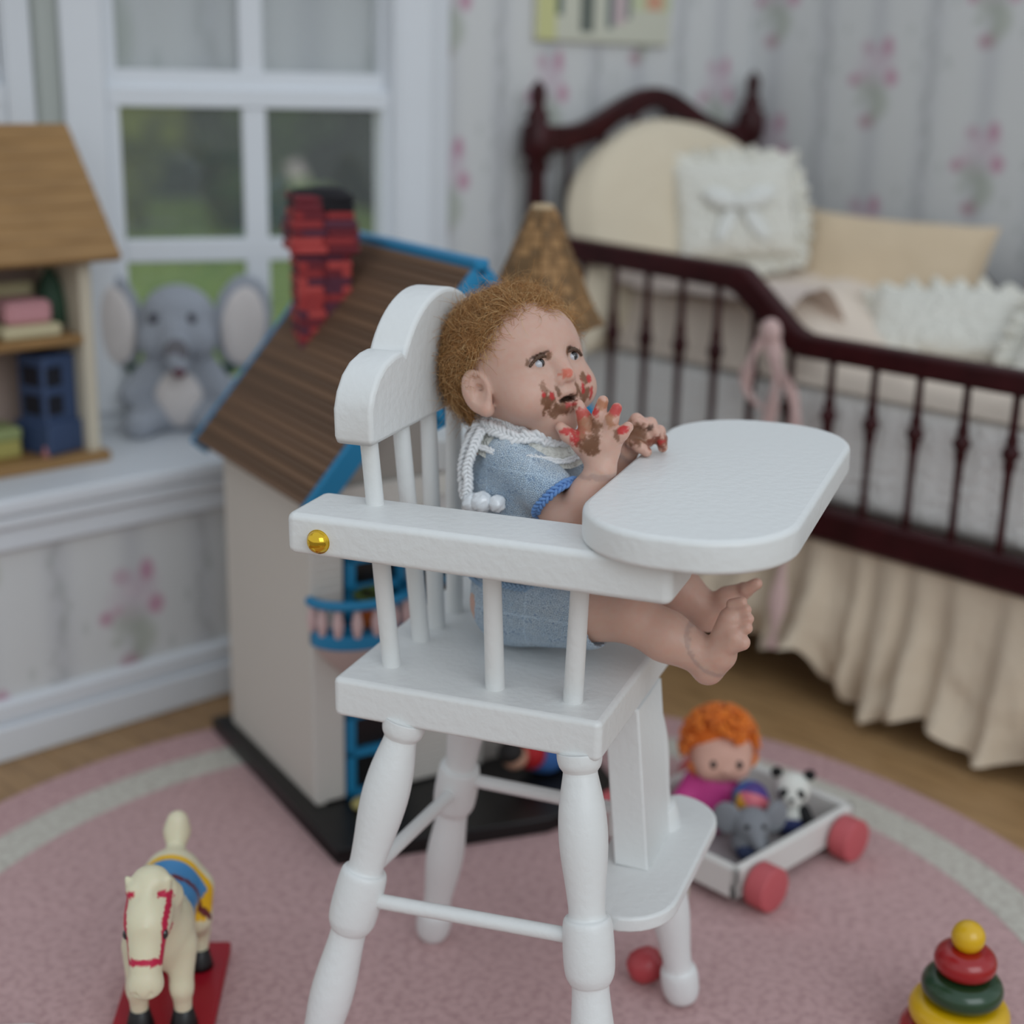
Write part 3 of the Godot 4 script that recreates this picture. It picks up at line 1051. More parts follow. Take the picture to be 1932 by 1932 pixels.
	for q in [[0.590, 0.0665, 0.0045], [0.578, 0.0665, 0.0042], [0.568, 0.0665, 0.0036]]:
		var ring := []
		for i in 25:
			var a := TAU * i / 24
			ring.append(Vector3(0.006 + q[1] * cos(a), q[0] - 0.006 * cos(a), -0.08 + (q[1] + 0.003) * sin(a)))
		obj("waist_cord", braid(ring, q[2], q[2] * 3.6), grey_blue, t)

func make_hair(t: Node3D) -> void:
	var r2 := RandomNumberGenerator.new()
	r2.seed = 11
	var dirs := FastNoiseLite.new()
	dirs.frequency = 0.9
	dirs.seed = 4
	var skull := hd(-0.017, 0.017, 0)
	var rad := Vector3(0.0735, 0.0705, 0.0665)
	var g := Geo.new()
	var tones := [lin(0.74, 0.55, 0.35), lin(0.80, 0.61, 0.40), lin(0.66, 0.47, 0.29), lin(0.88, 0.73, 0.53), lin(0.76, 0.55, 0.33)]
	var made := 0
	while made < 21000:
		var d := Vector3(r2.randfn(), r2.randfn(), r2.randfn()).normalized()
		if not haired(d, r2.randf_range(-0.05, 0.05)):
			continue
		made += 1
		g.col = tones[r2.randi() % 5].lerp(Color(0.03, 0.018, 0.008), r2.randf() * 0.18)
		var p := skull + head_turn * (d * rad)
		var nrm := (head_turn * (d / rad)).normalized()
		var stray := r2.randf() < 0.035
		var sweep := Vector3(dirs.get_noise_3dv(d * 1.3), dirs.get_noise_3dv(d * 1.3 + Vector3(9, 0, 0)), dirs.get_noise_3dv(d * 1.3 + Vector3(0, 9, 0))) * 2.4
		var tang := head_turn * Vector3(-0.35, -0.30 + 0.4 * d.y, 0.0) + sweep + Vector3(r2.randfn(), r2.randfn(), r2.randfn()) * 0.55
		tang -= nrm * tang.dot(nrm)
		var dir := (tang.normalized() + nrm * r2.randf_range(0.0, 0.45) + (nrm if stray else Vector3.ZERO)).normalized()
		var lift := r2.randf() * r2.randf() * 0.010 + 0.007 * maxf(0.0, -d.x)
		p += nrm * lift
		var len := r2.randf_range(0.016, 0.034) * (1.3 if stray else 1.0)
		var steps := 5
		var bend := Vector3(r2.randfn(), r2.randfn(), r2.randfn()).normalized() * r2.randf_range(0.3, 1.1)
		var pts := [p]
		for k in steps:
			var out := (p - skull)
			var loc := head_turn.transposed() * out
			var h := (loc / rad).length()
			var o2 := out.normalized()
			dir = dir + dir.cross(bend) * 0.5
			if not stray:
				dir -= o2 * (dir.dot(o2) * 0.35 + clampf((h - 1.10 - 0.09 * maxf(0.0, -d.x)) * 5.0, -0.5, 0.8) * 0.5)
			if h < 1.02:
				dir += o2 * 0.35
			dir = dir.normalized()
			p += dir * len / steps
			pts.append(p)
		var w := r2.randf_range(0.00020, 0.00034)
		# three-sided strands
		var t0: Vector3 = (pts[1] - pts[0]).normalized()
		var s0 := t0.cross(Vector3(0.3, 0.5, 0.8)).normalized()
		var q0 := t0.cross(s0)
		var base := g.v.size()
		for k in pts.size():
			var ww := w * (1.0 - 0.6 * k / steps)
			for i in 3:
				var a := TAU * i / 3
				g.put(pts[k] + (s0 * cos(a) + q0 * sin(a)) * ww)
		for k in steps:
			for i in 3:
				var i2 := (i + 1) % 3
				g.quad(base + k * 3 + i, base + k * 3 + i2, base + k * 3 + 3 + i2, base + k * 3 + 3 + i)
	stuff(obj("hair", g, mat(Color.WHITE, 0.55, {"vcol": true, "spec": 0.4}), t))
	# the cap of matted fibre under the loose strands: what of the skull is haired, thickened
	var cap := Geo.new()
	var rough := FastNoiseLite.new()
	rough.frequency = 2.0
	var rows := []
	for j in 49:
		var row := PackedVector3Array()
		for i in 72:
			var a := -TAU * i / 72
			var th := PI * j / 48.0
			var d := Vector3(-cos(th), sin(th) * sin(a), sin(th) * cos(a))
			var k := 1.045 + 0.09 * maxf(0.0, -d.x) + 0.035 * rough.get_noise_3dv(d * 4.0)
			if not haired(d, -0.03):
				k = 0.96
			row.append(skull + head_turn * (d * rad * k))
		rows.append(row)
	cap.grid(rows)
	obj("hair_cap", cap, mat(Color(0.66, 0.47, 0.28), 0.9, {"bump": noise_tex(0.05), "depth": 0.15, "scale": 12.0}), t)

# whether the scalp carries hair in this direction (face forward, up, right)
func haired(d: Vector3, slack: float) -> bool:
	if d.y > 0.54 + 0.04 * absf(d.z) - slack:
		return true
	var line := -0.35
	var key := [[-0.90, -0.36], [-0.5, -0.26], [-0.14, 0.07], [0.02, 0.28], [0.23, 0.49], [0.45, 0.62], [0.60, 0.80]]
	for i in key.size() - 1:
		if d.y >= key[i][0]:
			line = lerpf(key[i][1], key[i + 1][1], clampf((d.y - key[i][0]) / (key[i + 1][0] - key[i][0]), 0, 1))
	return d.y > -0.9 and d.x < line + slack

func soft_spot(im: Image, at_: Vector2, r: Vector2, c: Color, k: float) -> void:
	var w := im.get_width()
	var h := im.get_height()
	for y in range(int(at_.y - r.y) - 1, int(at_.y + r.y) + 2):
		for x in range(int(at_.x - r.x) - 1, int(at_.x + r.x) + 2):
			var d := Vector2((x - at_.x) / r.x, (y - at_.y) / r.y).length()
			if d < 1.0:
				var xx := posmod(x, w)
				var yy := posmod(y, h)
				im.set_pixel(xx, yy, im.get_pixel(xx, yy).lerp(c, k * (1.0 - d * d)))

# printed paper: faint stripes with trailing leaves, and bouquets in a half drop
func wallpaper() -> ImageTexture:
	var w := 448
	var h := 280
	var im := Image.create(w, h, false, Image.FORMAT_RGB8)
	var r := RandomNumberGenerator.new()
	r.seed = 5
	for x in w:
		var s := 0.5 + 0.5 * cos(TAU * x / (w / 4.0))
		var c := Color(0.83, 0.835, 0.835).lerp(Color(0.77, 0.775, 0.785), pow(s, 3.0))
		for y in h:
			im.set_pixel(x, y, c)
	var leaf := Color(0.52, 0.56, 0.53)
	for q in [[0.25, 0.0], [0.75, 0.5]]:
		for k in 26:
			var y: float = h * (k / 26.0)
			var x: float = w * q[0] + 9.0 * sin(TAU * k / 13.0 + q[1] * 9.0) + r.randfn() * 5.0
			soft_spot(im, Vector2(x, y), Vector2(r.randf_range(4, 10), r.randf_range(6, 14)), leaf.lerp(Color(0.66, 0.62, 0.64), r.randf() * 0.6), 0.22)
		for k in 8:
			soft_spot(im, Vector2(w * q[0] + r.randfn() * 40.0, r.randf() * h), Vector2(7, 14), leaf, 0.20)
	for q in [[0.0, 0.30], [0.5, 0.80]]:
		var o := Vector2(w * q[0], h * q[1])
		for s in [[-8, 18, 26, 22, Color(0.50, 0.55, 0.45), 0.7], [10, 40, 20, 26, Color(0.50, 0.56, 0.44), 0.7], [2, 60, 12, 18, Color(0.52, 0.56, 0.46), 0.6], [-4, -6, 36, 30, Color(0.80, 0.72, 0.77), 0.75], [10, -22, 26, 22, Color(0.78, 0.66, 0.73), 0.7], [-14, -34, 14, 12, Color(0.70, 0.48, 0.58), 0.8], [17, -36, 11, 16, Color(0.66, 0.26, 0.43), 0.9], [26, 6, 13, 15, Color(0.68, 0.25, 0.43), 0.9], [-34, 10, 11, 11, Color(0.66, 0.30, 0.45), 0.9], [-9, 66, 15, 13, Color(0.58, 0.30, 0.38), 0.85], [-20, 4, 9, 8, Color(0.76, 0.52, 0.62), 0.7], [14, -4, 9, 9, Color(0.86, 0.80, 0.83), 0.7], [-6, -16, 8, 8, Color(0.88, 0.82, 0.84), 0.7], [-22, 40, 12, 8, Color(0.48, 0.54, 0.44), 0.5]]:
			soft_spot(im, o + Vector2(s[0], s[1]) * 1.3, Vector2(s[2], s[3]) * 1.3, s[4].lerp(Color(0.78, 0.76, 0.77), 0.30), s[5] * 0.66)
	return ImageTexture.create_from_image(im)

var paper: ImageTexture
var trim_white: StandardMaterial3D

func paper_mat(ox: float, oy: float) -> StandardMaterial3D:
	var m := mat(Color.WHITE, 0.85, {"tex": paper, "scale": Vector3(1.0 / 0.56, 1.0 / 0.347, 1.0 / 0.56)})
	m.uv1_offset = Vector3(ox, oy, ox)
	m.uv1_triplanar_sharpness = 20.0
	return m

func rbox(called: String, lo: Vector3, hi: Vector3, m: Material, parent: Node, bev := 0.004) -> MeshInstance3D:
	var g := Geo.new()
	g.box((lo + hi) / 2, hi - lo, bev)
	return obj(called, g, m, parent)

# a piece of the setting, drawn in the room's own axes
func rstruct(called: String, lo: Vector3, hi: Vector3, m: Material, bev := 0.0) -> MeshInstance3D:
	var g := Geo.new()
	g.box((lo + hi) / 2, hi - lo, bev)
	var o := struct(called, g, m)
	o.transform = room
	return o

func make_room() -> void:
	paper = wallpaper()
	trim_white = mat(Color(0.86, 0.875, 0.895), 0.5, {"bump": noise_tex(0.01), "depth": 0.05, "scale": 2.0})
	# floor: planks on a sub floor
	var sub := rstruct("floor", Vector3(-1.62, -0.06, -2.0), Vector3(1.25, -0.0175, 1.3), mat(Color(0.25, 0.18, 0.12), 0.9))
	var grain := noise_tex(0.012, FastNoiseLite.TYPE_SIMPLEX_SMOOTH, 512, 9, 4, ramp([[0.0, Color(0.80, 0.78, 0.76)], [0.5, Color(0.95, 0.94, 0.93)], [1.0, Color(1, 1, 1)]]))
	var wood := []
	for k in 4:
		wood.append(mat([Color(0.70, 0.56, 0.39), Color(0.67, 0.53, 0.365), Color(0.73, 0.59, 0.42), Color(0.645, 0.505, 0.345)][k], 0.42, {"tex": grain, "scale": Vector3(0.8, 1.0, 7.0)}))
	var r := RandomNumberGenerator.new()
	r.seed = 21
	var row := 0
	var z := -1.93
	while z < 1.2:
		var x := -1.6 - r.randf() * 0.7
		while x < 1.2:
			var len := 0.78
			var a := maxf(x, -1.6)
			var b := minf(x + len, 1.22)
			if b - a > 0.02 and Vector2((a + b) / 2 + 0.09, z + 0.06).length() < 2.3:
				var g := Geo.new()
				g.box(Vector3((a + b) / 2, -0.0155, z + 0.07), Vector3(b - a - 0.0015, 0.007, 0.1385), 0.001)
				obj("plank", g, wood[r.randi() % 4], sub)
			x += len
		z += 0.14
		row += 1
	# walls
	rstruct("wall_back", Vector3(-1.25, -0.0125, -1.98), Vector3(1.25, 1.75, -1.93), paper_mat(0.03, -0.054))
	rstruct("wall_window_side", Vector3(-1.25, -0.0125, -1.93), Vector3(-1.2, 1.75, -0.835), paper_mat(0.21, 0.585))
	rstruct("wall_bay_header", Vector3(-1.25, 1.52, -0.835), Vector3(-1.2, 1.75, 1.2), paper_mat(0.21, 0.28))
	rstruct("baseboard_back", Vector3(-1.2, -0.0125, -1.93), Vector3(1.25, 0.10, -1.915), trim_white, 0.003)
	rstruct("baseboard_window_side", Vector3(-1.2, -0.0125, -1.915), Vector3(-1.185, 0.10, -0.95), trim_white, 0.003)
	rstruct("trim_1", Vector3(-1.2, -0.0125, -0.945), Vector3(-1.178, 1.75, -0.835), trim_white, 0.006)
	rstruct("trim_2", Vector3(-1.25, -0.0125, -0.84), Vector3(-1.178, 1.75, -0.805), trim_white, 0.004)
	make_bay()
	make_window_seat()
	make_garden()
	make_rug()

# one double hung window in a frame of its own: x along its width, y up, z towards the room
func window(n: int, where: Transform3D, w: float, columns: int, casing: float, drop: bool) -> void:
	var g := Geo.new()
	var y0 := 0.47
	var y1 := 1.55
	# casing boards and jambs
	for q in [[-casing, 0.0], [w, w + casing]]:
		g.box(Vector3((q[0] + q[1]) / 2, (y0 + y1) / 2, 0.008), Vector3(absf(q[1] - q[0]), y1 - y0, 0.03), 0.004)
	g.box(Vector3(w / 2, y1 - 0.03, 0.008), Vector3(w, 0.06, 0.028), 0.004)
	g.box(Vector3(w / 2, y0 + 0.02, 0.010), Vector3(w, 0.04, 0.04), 0.004)
	var win := struct("window_%d" % n, g, trim_white)
	win.transform = where
	var stile := 0.022
	for s in [[0.505, 1.037 + 0.032, 0.0, "lower"], [1.069, 1.50, -0.018, "upper"]]:
		var lo: float = s[0]
		var hi: float = s[1]
		var zz: float = s[2]
		var f := Geo.new()
		f.box(Vector3(stile / 2, (lo + hi) / 2, zz), Vector3(stile, hi - lo, 0.022), 0.002)
		f.box(Vector3(w - stile / 2, (lo + hi) / 2, zz), Vector3(stile, hi - lo, 0.022), 0.002)
		f.box(Vector3(w / 2, lo + (0.011 if s[3] == "lower" else 0.016), zz + 0.001), Vector3(w, 0.022 if s[3] == "lower" else 0.034, 0.024), 0.002)
		f.box(Vector3(w / 2, hi - 0.016, zz + 0.001), Vector3(w, 0.034, 0.024), 0.002)
		obj("sash", f, trim_white, win)
		for c in columns - 1:
			var x := stile + (w - 2 * stile) * (c + 1) / columns
			f = Geo.new()
			f.box(Vector3(x, (lo + hi) / 2, zz), Vector3(0.045, hi - lo - 0.03, 0.018), 0.003)
			obj("muntin", f, trim_white, win)
		var mid := 0.7745 if s[3] == "lower" else 1.30
		f = Geo.new()
		f.box(Vector3(w / 2, mid, zz + 0.0005), Vector3(w - 2 * stile, 0.043, 0.0185), 0.003)
		obj("muntin", f, trim_white, win)
		var glass := mat(Color(0.9, 0.95, 0.95, 0.06), 0.02)
		glass.transparency = BaseMaterial3D.TRANSPARENCY_ALPHA
		for c in columns:
			for k in 2:
				var a := stile + (w - 2 * stile) * c / columns
				var b := stile + (w - 2 * stile) * (c + 1) / columns
				var ya := lo + 0.01 if k == 0 else mid
				var yb := mid if k == 0 else hi - 0.01
				f = Geo.new()
				f.box(Vector3((a + b) / 2, (ya + yb) / 2, zz), Vector3(b - a, yb - ya, 0.002))
				obj("pane", f, glass, win)
	if drop:
		# a pale printed shade hanging behind the upper sash
		f_shade(n, where, w)

func f_shade(n: int, where: Transform3D, w: float) -> void:
	var g := Geo.new()
	var rows := []
	for j in 12:
		var row := PackedVector3Array()
		for i in 25:
			var x := (w - 0.01) * i / 24 + 0.005
			row.append(Vector3(x, lerpf(1.062, 1.52, j / 11.0), -0.045 + 0.004 * sin(x * 60.0)))
		rows.append(row)
	g.grid(rows, false)
	rows.reverse()
	for row in rows:
		for i in 25:
			row[i].z -= 0.002
	g.grid(rows, false)
	var m := mat(Color(0.93, 0.94, 0.95), 0.9, {"tex": paper, "scale": Vector3(1.3, 1.3, 1.3), "back": Color(0.5, 0.5, 0.5)})
	var o := obj("fabric_blind", g, m)
	o.transform = where
	tag(o, "pale printed fabric blind behind the upper panes of the " + ("angled window beside the toy house" if n == 1 else "window at the left edge"), "window blind")

var bay_dir := Vector3(-0.4226, 0, 0.9063)

func make_bay() -> void:
	# right flank of the bay, turned 25 degrees out of the wall
	var p0 := Vector3(-1.2, 0, -0.83)
	var nrm := Vector3(0.9063, 0, 0.4226)
	var b := Basis(bay_dir * -1.0, Vector3.UP, nrm)
	var width := 0.545
	window(1, room * Transform3D(b, p0 + bay_dir * (width + 0.001)), width - 0.012, 2, 0.075, true)
	var g := Geo.new()
	g.box(Vector3((width) / 2, 0.22, -0.015), Vector3(width + 0.17, 0.50, 0.03))
	var w1 := struct("wall_bay_right", g, trim_white)
	w1.transform = room * Transform3D(b, p0 + bay_dir * width)
	# the corner post and the middle of the bay, parallel to the wall
	var p1 := p0 + bay_dir * (width + 0.085)
	g = Geo.new()
	g.box(Vector3(0, 0.77, 0), Vector3(0.05, 1.56, 0.05), 0.004)
	var post := struct("trim_3", g, mat(Color(0.70, 0.72, 0.70), 0.6))
	post.transform = room * Transform3D(Basis.IDENTITY, p1 + Vector3(-0.02, 0, 0.012))
	window(2, room * Transform3D(Basis(Vector3(0, 0, -1), Vector3.UP, Vector3(1, 0, 0)), p1 + Vector3(-0.005, 0, 1.0)), 0.90, 4, 0.05, true)
	g = Geo.new()
	g.box(Vector3(0, 0.22, 0), Vector3(0.03, 0.50, 1.1))
	var w2 := struct("wall_bay_middle", g, trim_white)
	w2.transform = room * Transform3D(Basis.IDENTITY, p1 + Vector3(-0.035, 0, 0.55))

func make_window_seat() -> void:
	var t := thing("window_bench", "white built-in window bench with floral papered front under the toy shelf and the elephant", "bench", room)
	var z0 := -0.80
	var z1 := 1.15
	# the top follows the bay
	var g := Geo.new()
	var p1 := Vector3(-1.2, 0, -0.83) + bay_dir * 0.625
	g.plate(PackedVector2Array([Vector2(-1.088, z0), Vector2(-1.088, z1), Vector2(p1.x - 0.01, z1), Vector2(p1.x - 0.01, p1.z), Vector2(-1.21, -0.82)]), 0.412, 0.440, 0.006)
	obj("top_board", g, trim_white, t)
	rbox("moulding", Vector3(-1.20, 0.385, z0), Vector3(-1.094, 0.413, z1), trim_white, t, 0.008)
	rbox("moulding", Vector3(-1.20, 0.348, z0), Vector3(-1.105, 0.386, z1), trim_white, t, 0.004)
	rbox("panel", Vector3(-1.20, 0.088, z0), Vector3(-1.122, 0.350, z1), paper_mat(0.30, 1.119), t, 0.0)
	rbox("moulding", Vector3(-1.20, 0.048, z0), Vector3(-1.108, 0.090, z1), trim_white, t, 0.008)
	rbox("plinth", Vector3(-1.20, -0.012, z0), Vector3(-1.098, 0.05, z1), trim_white, t, 0.004)

func tree(p: Vector3, h: float, r: float, c: Color, label: String, sd: int) -> void:
	var t := thing("garden_tree", label, "tree", Transform3D(Basis.IDENTITY, p), "trees in the garden outside the window")
	var n := FastNoiseLite.new()
	n.frequency = 0.022
	n.seed = sd
	n.fractal_octaves = 3
	var g := Geo.new()
	g.tube([Vector3(0, -0.3, 0), Vector3(0.03, h * 0.25, 0.02), Vector3(-0.02, h * 0.55, 0)], [r * 0.12, r * 0.09, r * 0.06], 10)
	obj("trunk", g, mat(Color(0.20, 0.16, 0.12), 0.9), t)
	g = Geo.new()
	var q := RandomNumberGenerator.new()
	q.seed = sd
	for k in 14:
		var o := Vector3(q.randf_range(-0.5, 0.5) * r, h * (0.08 + 0.62 * q.randf()), q.randf_range(-0.5, 0.5) * r)
		g.ell(o, Vector3.ONE * r * q.randf_range(0.42, 0.6), Basis.IDENTITY, 28, 18, n, 0.55)
	obj("crown", g, mat(c, 0.9, {"tex": noise_tex(0.05, FastNoiseLite.TYPE_SIMPLEX_SMOOTH, 256, 2, 4, ramp([[0.0, Color(0.35, 0.38, 0.32)], [0.6, Color(0.9, 0.92, 0.8)], [1.0, Color(1, 1, 0.85)]])), "scale": 0.5}), t)

func make_garden() -> void:
	var g := Geo.new()
	var rows := []
	for j in 12:
		var row := PackedVector3Array()
		for i in 16:
			var x := lerpf(-7.0, 0.8, i / 15.0)
			var z := lerpf(-9.5, -1.6, j / 11.0)
			row.append(Vector3(x, lerpf(0.34, -0.1, j / 11.0) + 0.03 * sin(x * 1.7 + z), z))
		rows.append(row)
	rows.reverse()
	g.grid(rows, false)
	var lawn := struct("ground_lawn", g, mat(Color(0.56, 0.66, 0.24), 0.9, {"tex": noise_tex(0.03, FastNoiseLite.TYPE_SIMPLEX_SMOOTH, 256, 4, 4, ramp([[0.0, Color(0.6, 0.65, 0.55)], [1.0, Color(1, 1, 0.9)]])), "scale": 1.0}))
	var dark := Color(0.10, 0.14, 0.07)
	var olive := Color(0.48, 0.50, 0.14)
	var mid := Color(0.26, 0.36, 0.10)
	for q in [[-0.62, -7.0, 1.7, 0.42, dark, "dark evergreen garden tree seen through the right hand pane", 1], [-1.42, -7.2, 1.8, 0.42, mid, "mid green garden tree seen behind the middle bar of the angled window", 2], [-2.18, -7.0, 1.7, 0.42, olive, "olive green garden tree seen through the left hand pane", 3], [-1.02, -8.4, 2.3, 0.55, dark, "tall dark garden tree standing behind the others outside", 4], [-2.25, -8.5, 2.2, 0.55, mid, "tall mid green garden tree at the back, left of the dark one", 5], [-3.3, -7.2, 1.9, 0.5, dark, "dark garden tree far left, behind the window at the edge", 6]]:
		tree(Vector3(q[0], 0.22, q[1]), q[2], q[3], q[4], q[5], q[6])

func make_rug() -> void:
	var t := thing("round_rug", "round dusty pink rug with a cream ring, lying under the high chair", "rug", Transform3D(Basis.IDENTITY, Vector3(-0.018, 0, -0.108)))
	var mottle := ramp([[0.0, Color(0.84, 0.81, 0.81)], [0.35, Color(0.92, 0.90, 0.90)], [0.65, Color(0.97, 0.96, 0.96)], [1.0, Color(1, 1, 1)]])
	var tex := noise_tex(0.02, FastNoiseLite.TYPE_SIMPLEX_SMOOTH, 1024, 12, 6, mottle)
	var bump := noise_tex(0.16, FastNoiseLite.TYPE_SIMPLEX_SMOOTH, 1024, 13, 3)
	for q in [["field", 0.0, 0.739, Color(0.84, 0.70, 0.695)], ["stripe", 0.739, 0.811, Color(0.86, 0.85, 0.80)], ["border", 0.811, 0.893, Color(0.83, 0.68, 0.68)]]:
		var g := Geo.new()
		var prof := []
		if q[1] == 0.0:
			prof = [Vector2(0.0001, -0.012)]
		else:
			prof = [Vector2(q[1], -0.012), Vector2(q[1], -0.003), Vector2(q[1] + 0.002, 0.0)]
		var outer := [Vector2(q[2] - 0.002, 0.0), Vector2(q[2], -0.003), Vector2(q[2], -0.012)]
		if q[1] == 0.0:
			prof = [Vector2(0.0001, 0.0), Vector2(0.3, 0.0), Vector2(0.6, 0.0)]
		prof.append_array(outer)
		prof.reverse()
		g.lathe(prof, 160)
		obj(q[0], g, mat(q[3], 1.0, {"tex": tex, "bump": bump, "depth": 0.16, "scale": 3.0, "sheen": 0.5, "spec": 0.2}), t)

func turned(len: float, r: float, at_: float) -> Array:   # spindle profile with a bead near its middle
	var o := []
	for q in [[0.0, 0.0], [0.0, 0.85], [0.10, 0.80], [0.30, 0.72], [at_ - 0.12, 0.85], [at_ - 0.06, 1.25], [at_ - 0.045, 0.95], [at_ - 0.03, 1.45], [at_, 1.75], [at_ + 0.03, 1.45], [at_ + 0.045, 0.95], [at_ + 0.06, 1.25], [at_ + 0.12, 0.85], [0.9, 0.75], [1.0, 0.85], [1.0, 0.0]]:
		o.append(Vector2(q[1] * r, q[0] * len))
	return o

func pillow(w: float, h: float, t: float, sd: int, frill := 0.0, dome := 0.0) -> Geo:
	var n := FastNoiseLite.new()
	n.frequency = 0.055
	n.seed = sd
	var g := Geo.new()
	for side in [1.0, -1.0]:
		var rows := []
		for j in 31:
			var row := PackedVector3Array()
			for i in 31:
				var u := i / 15.0 - 1.0
				var v := j / 15.0 - 1.0
				var e := pow(maxf(0.0, 1.0 - u * u * u * u), 0.5) * pow(maxf(0.0, 1.0 - v * v * v * v), 0.5)
				var x := w / 2 * u * (1.0 - 0.06 * (1.0 - v * v))
				var y := h / 2 * v * (1.0 - 0.06 * (1.0 - u * u))
				if dome > 0.0 and v > 0.0:
					x *= sqrt(1.0 - dome * v * v)
					y *= 1.0 - 0.35 * dome * u * u
				var z := t / 2 * pow(e, 0.8) * (1.0 + 0.18 * n.get_noise_3d(x * 100.0, y * 100.0, side * 50.0))
				row.append(Vector3(x, y, z * side))
			rows.append(row)
		if side < 0:
			rows.reverse()
		g.grid(rows, false)
	if frill > 0.0:
		var rows := []
		for j in 3:
			var row := PackedVector3Array()
			for i in 160:
				var a := TAU * i / 160
				var c := Vector2(cos(a), sin(a))
				var k := 1.0 / maxf(absf(c.x), absf(c.y))
				k = lerpf(k, 1.0, 0.25)
				var o := frill * j / 2.0
				row.append(Vector3(c.x * k * (w / 2) * 0.96 + c.x * o, c.y * k * (h / 2) * 0.96 + c.y * o, 0.008 * j * sin(a * 26.0) * (1.0 + 0.4 * sin(a * 11.0))))
			rows.append(row)
		g.grid(rows)
	return g

func facing(at_: Vector3, dir: Vector3, roll := 0.0) -> Transform3D:   # z axis along dir
	var z := dir.normalized()
	var x := Vector3.UP.cross(z).normalized()
	return Transform3D(Basis(x, z.cross(x), z) * Basis(Vector3.BACK, roll), at_)

func make_crib() -> void:
	var wood := mat(Color(0.255, 0.075, 0.09), 0.38, {"spec": 0.35, "tex": noise_tex(0.02, FastNoiseLite.TYPE_SIMPLEX_SMOOTH, 256, 6, 3, ramp([[0.0, Color(0.7, 0.65, 0.65)], [1.0, Color(1, 1, 1)]])), "scale": 2.0})
	var t := thing("crib", "dark mahogany crib with turned spindles and arched headboard in the room corner", "crib", room)
	var xh := -1.142
	var xf := 0.42
	var zf := -1.15
	var zb := -1.86
	# corner posts
	for q in [[xh, zf, 1.10], [xh, zb, 1.13], [xf, zf, 0.85], [xf, zb, 0.85]]:
		var g := Geo.new()
		g.at(Transform3D(Basis.IDENTITY, Vector3(q[0], -0.012, q[1])))
		var pr := []
		for k in [[0.0, 0.0], [0.0, 0.022], [0.06, 0.026], [0.10, 0.018], [0.14, 0.028], [0.42, 0.028], [0.44, 0.020], [0.50, 0.024], [0.72, 0.021], [0.83, 0.018], [0.842, 0.026], [0.856, 0.020], [0.864, 0.032], [0.885, 0.034], [0.915, 0.032], [0.922, 0.020], [0.932, 0.025], [0.945, 0.017], [0.955, 0.013], [0.966, 0.017], [0.985, 0.015], [1.0, 0.0]]:
			pr.append(Vector2(k[1], k[0] * (q[2] + 0.012)))
		g.lathe(pr, 24)
		obj("post", g, wood, t)
	# arched head rail, cut as a board
	for e in [[xh, 0.0], [xf, -0.27]]:
		var top := []
		var low := []
		for i in 25:
			var u := i / 24.0
			var arch := smoothstep(0.12, 0.5, u) if u < 0.5 else smoothstep(0.88, 0.5, u)
			top.append(Vector2(lerpf(zf, zb, u), 1.008 + 0.080 * arch + e[1]))
			low.append(Vector2(lerpf(zf, zb, u), 0.958 + 0.084 * arch + 0.004 * cos(u * TAU * 6.0) + e[1]))
		low.reverse()
		var poly := PackedVector2Array()
		for p in top + low:
			poly.append(Vector2(p.x, -p.y))
		var g := Geo.new()
		g.at(Transform3D(Basis(Vector3(0, 0, 1), Vector3(1, 0, 0), Vector3(0, -1, 0)), Vector3(e[0], 0, 0)))
		g.plate(poly, -0.016, 0.016, 0.005)
		obj("arched_rail", g, wood, t)
		for i in 6:
			var u := (i + 0.9) / 6.8
			var hgt: float = 0.96 + 0.084 * (smoothstep(0.12, 0.5, u) if u < 0.5 else smoothstep(0.88, 0.5, u)) + e[1] - 0.33
			g = Geo.new()
			g.at(Transform3D(Basis.IDENTITY, Vector3(e[0], 0.335, lerpf(zf, zb, u))))
			g.lathe(turned(hgt, 0.0085, 0.6), 14)
			obj("spindle", g, wood, t)
		rbox("end_rail", Vector3(e[0] - 0.016, 0.30, zb), Vector3(e[0] + 0.016, 0.365, zf), wood, t, 0.005)
	# side rails
	for zz in [zf, zb]:
		var top := [Vector2(xh, 0.795), Vector2(-0.90, 0.788), Vector2(-0.595, 0.781), Vector2(-0.575, 0.776), Vector2(-0.455, 0.684), Vector2(-0.43, 0.675), Vector2(0.0, 0.673), Vector2(xf, 0.672)]
		var low := [Vector2(xf, 0.630), Vector2(0.0, 0.632), Vector2(-0.445, 0.632), Vector2(-0.475, 0.640), Vector2(-0.60, 0.728), Vector2(-0.62, 0.734), Vector2(xh, 0.748)]
		var poly := PackedVector2Array()
		for p in top + low:
			poly.append(Vector2(p.x, -p.y))
		var g := Geo.new()
		g.at(Transform3D(Basis(Vector3(1, 0, 0), Vector3(0, 0, -1), Vector3(0, -1, 0)), Vector3(0, 0, zz)))
		g.plate(poly, -0.018, 0.018, 0.008)
		obj("top_rail", g, wood, t)
		rbox("bottom_rail", Vector3(xh, 0.305, zz - 0.018), Vector3(xf, 0.367, zz + 0.018), wood, t, 0.007)
		for i in 17:
			var x := -0.997 - 0.0 + 0.0882 * i
			if x > xf - 0.04:
				continue
			var y1 := 0.745 if x < -0.61 else (0.735 - 0.095 * clampf((x + 0.61) / 0.14, 0, 1) + 0.005)
			g = Geo.new()
			g.at(Transform3D(Basis.IDENTITY, Vector3(x, 0.355, zz)))
			g.lathe(turned(y1 - 0.355, 0.0088, 0.66 if x < -0.55 else 0.62), 14)
			obj("spindle", g, wood, t)
	make_bedding()

func cloth(c: Color, depth := 0.12) -> StandardMaterial3D:
	return mat(c, 0.92, {"bump": noise_tex(0.03, FastNoiseLite.TYPE_SIMPLEX_SMOOTH, 512, 15, 5), "depth": depth, "scale": 3.0, "sheen": 0.4, "spec": 0.25})

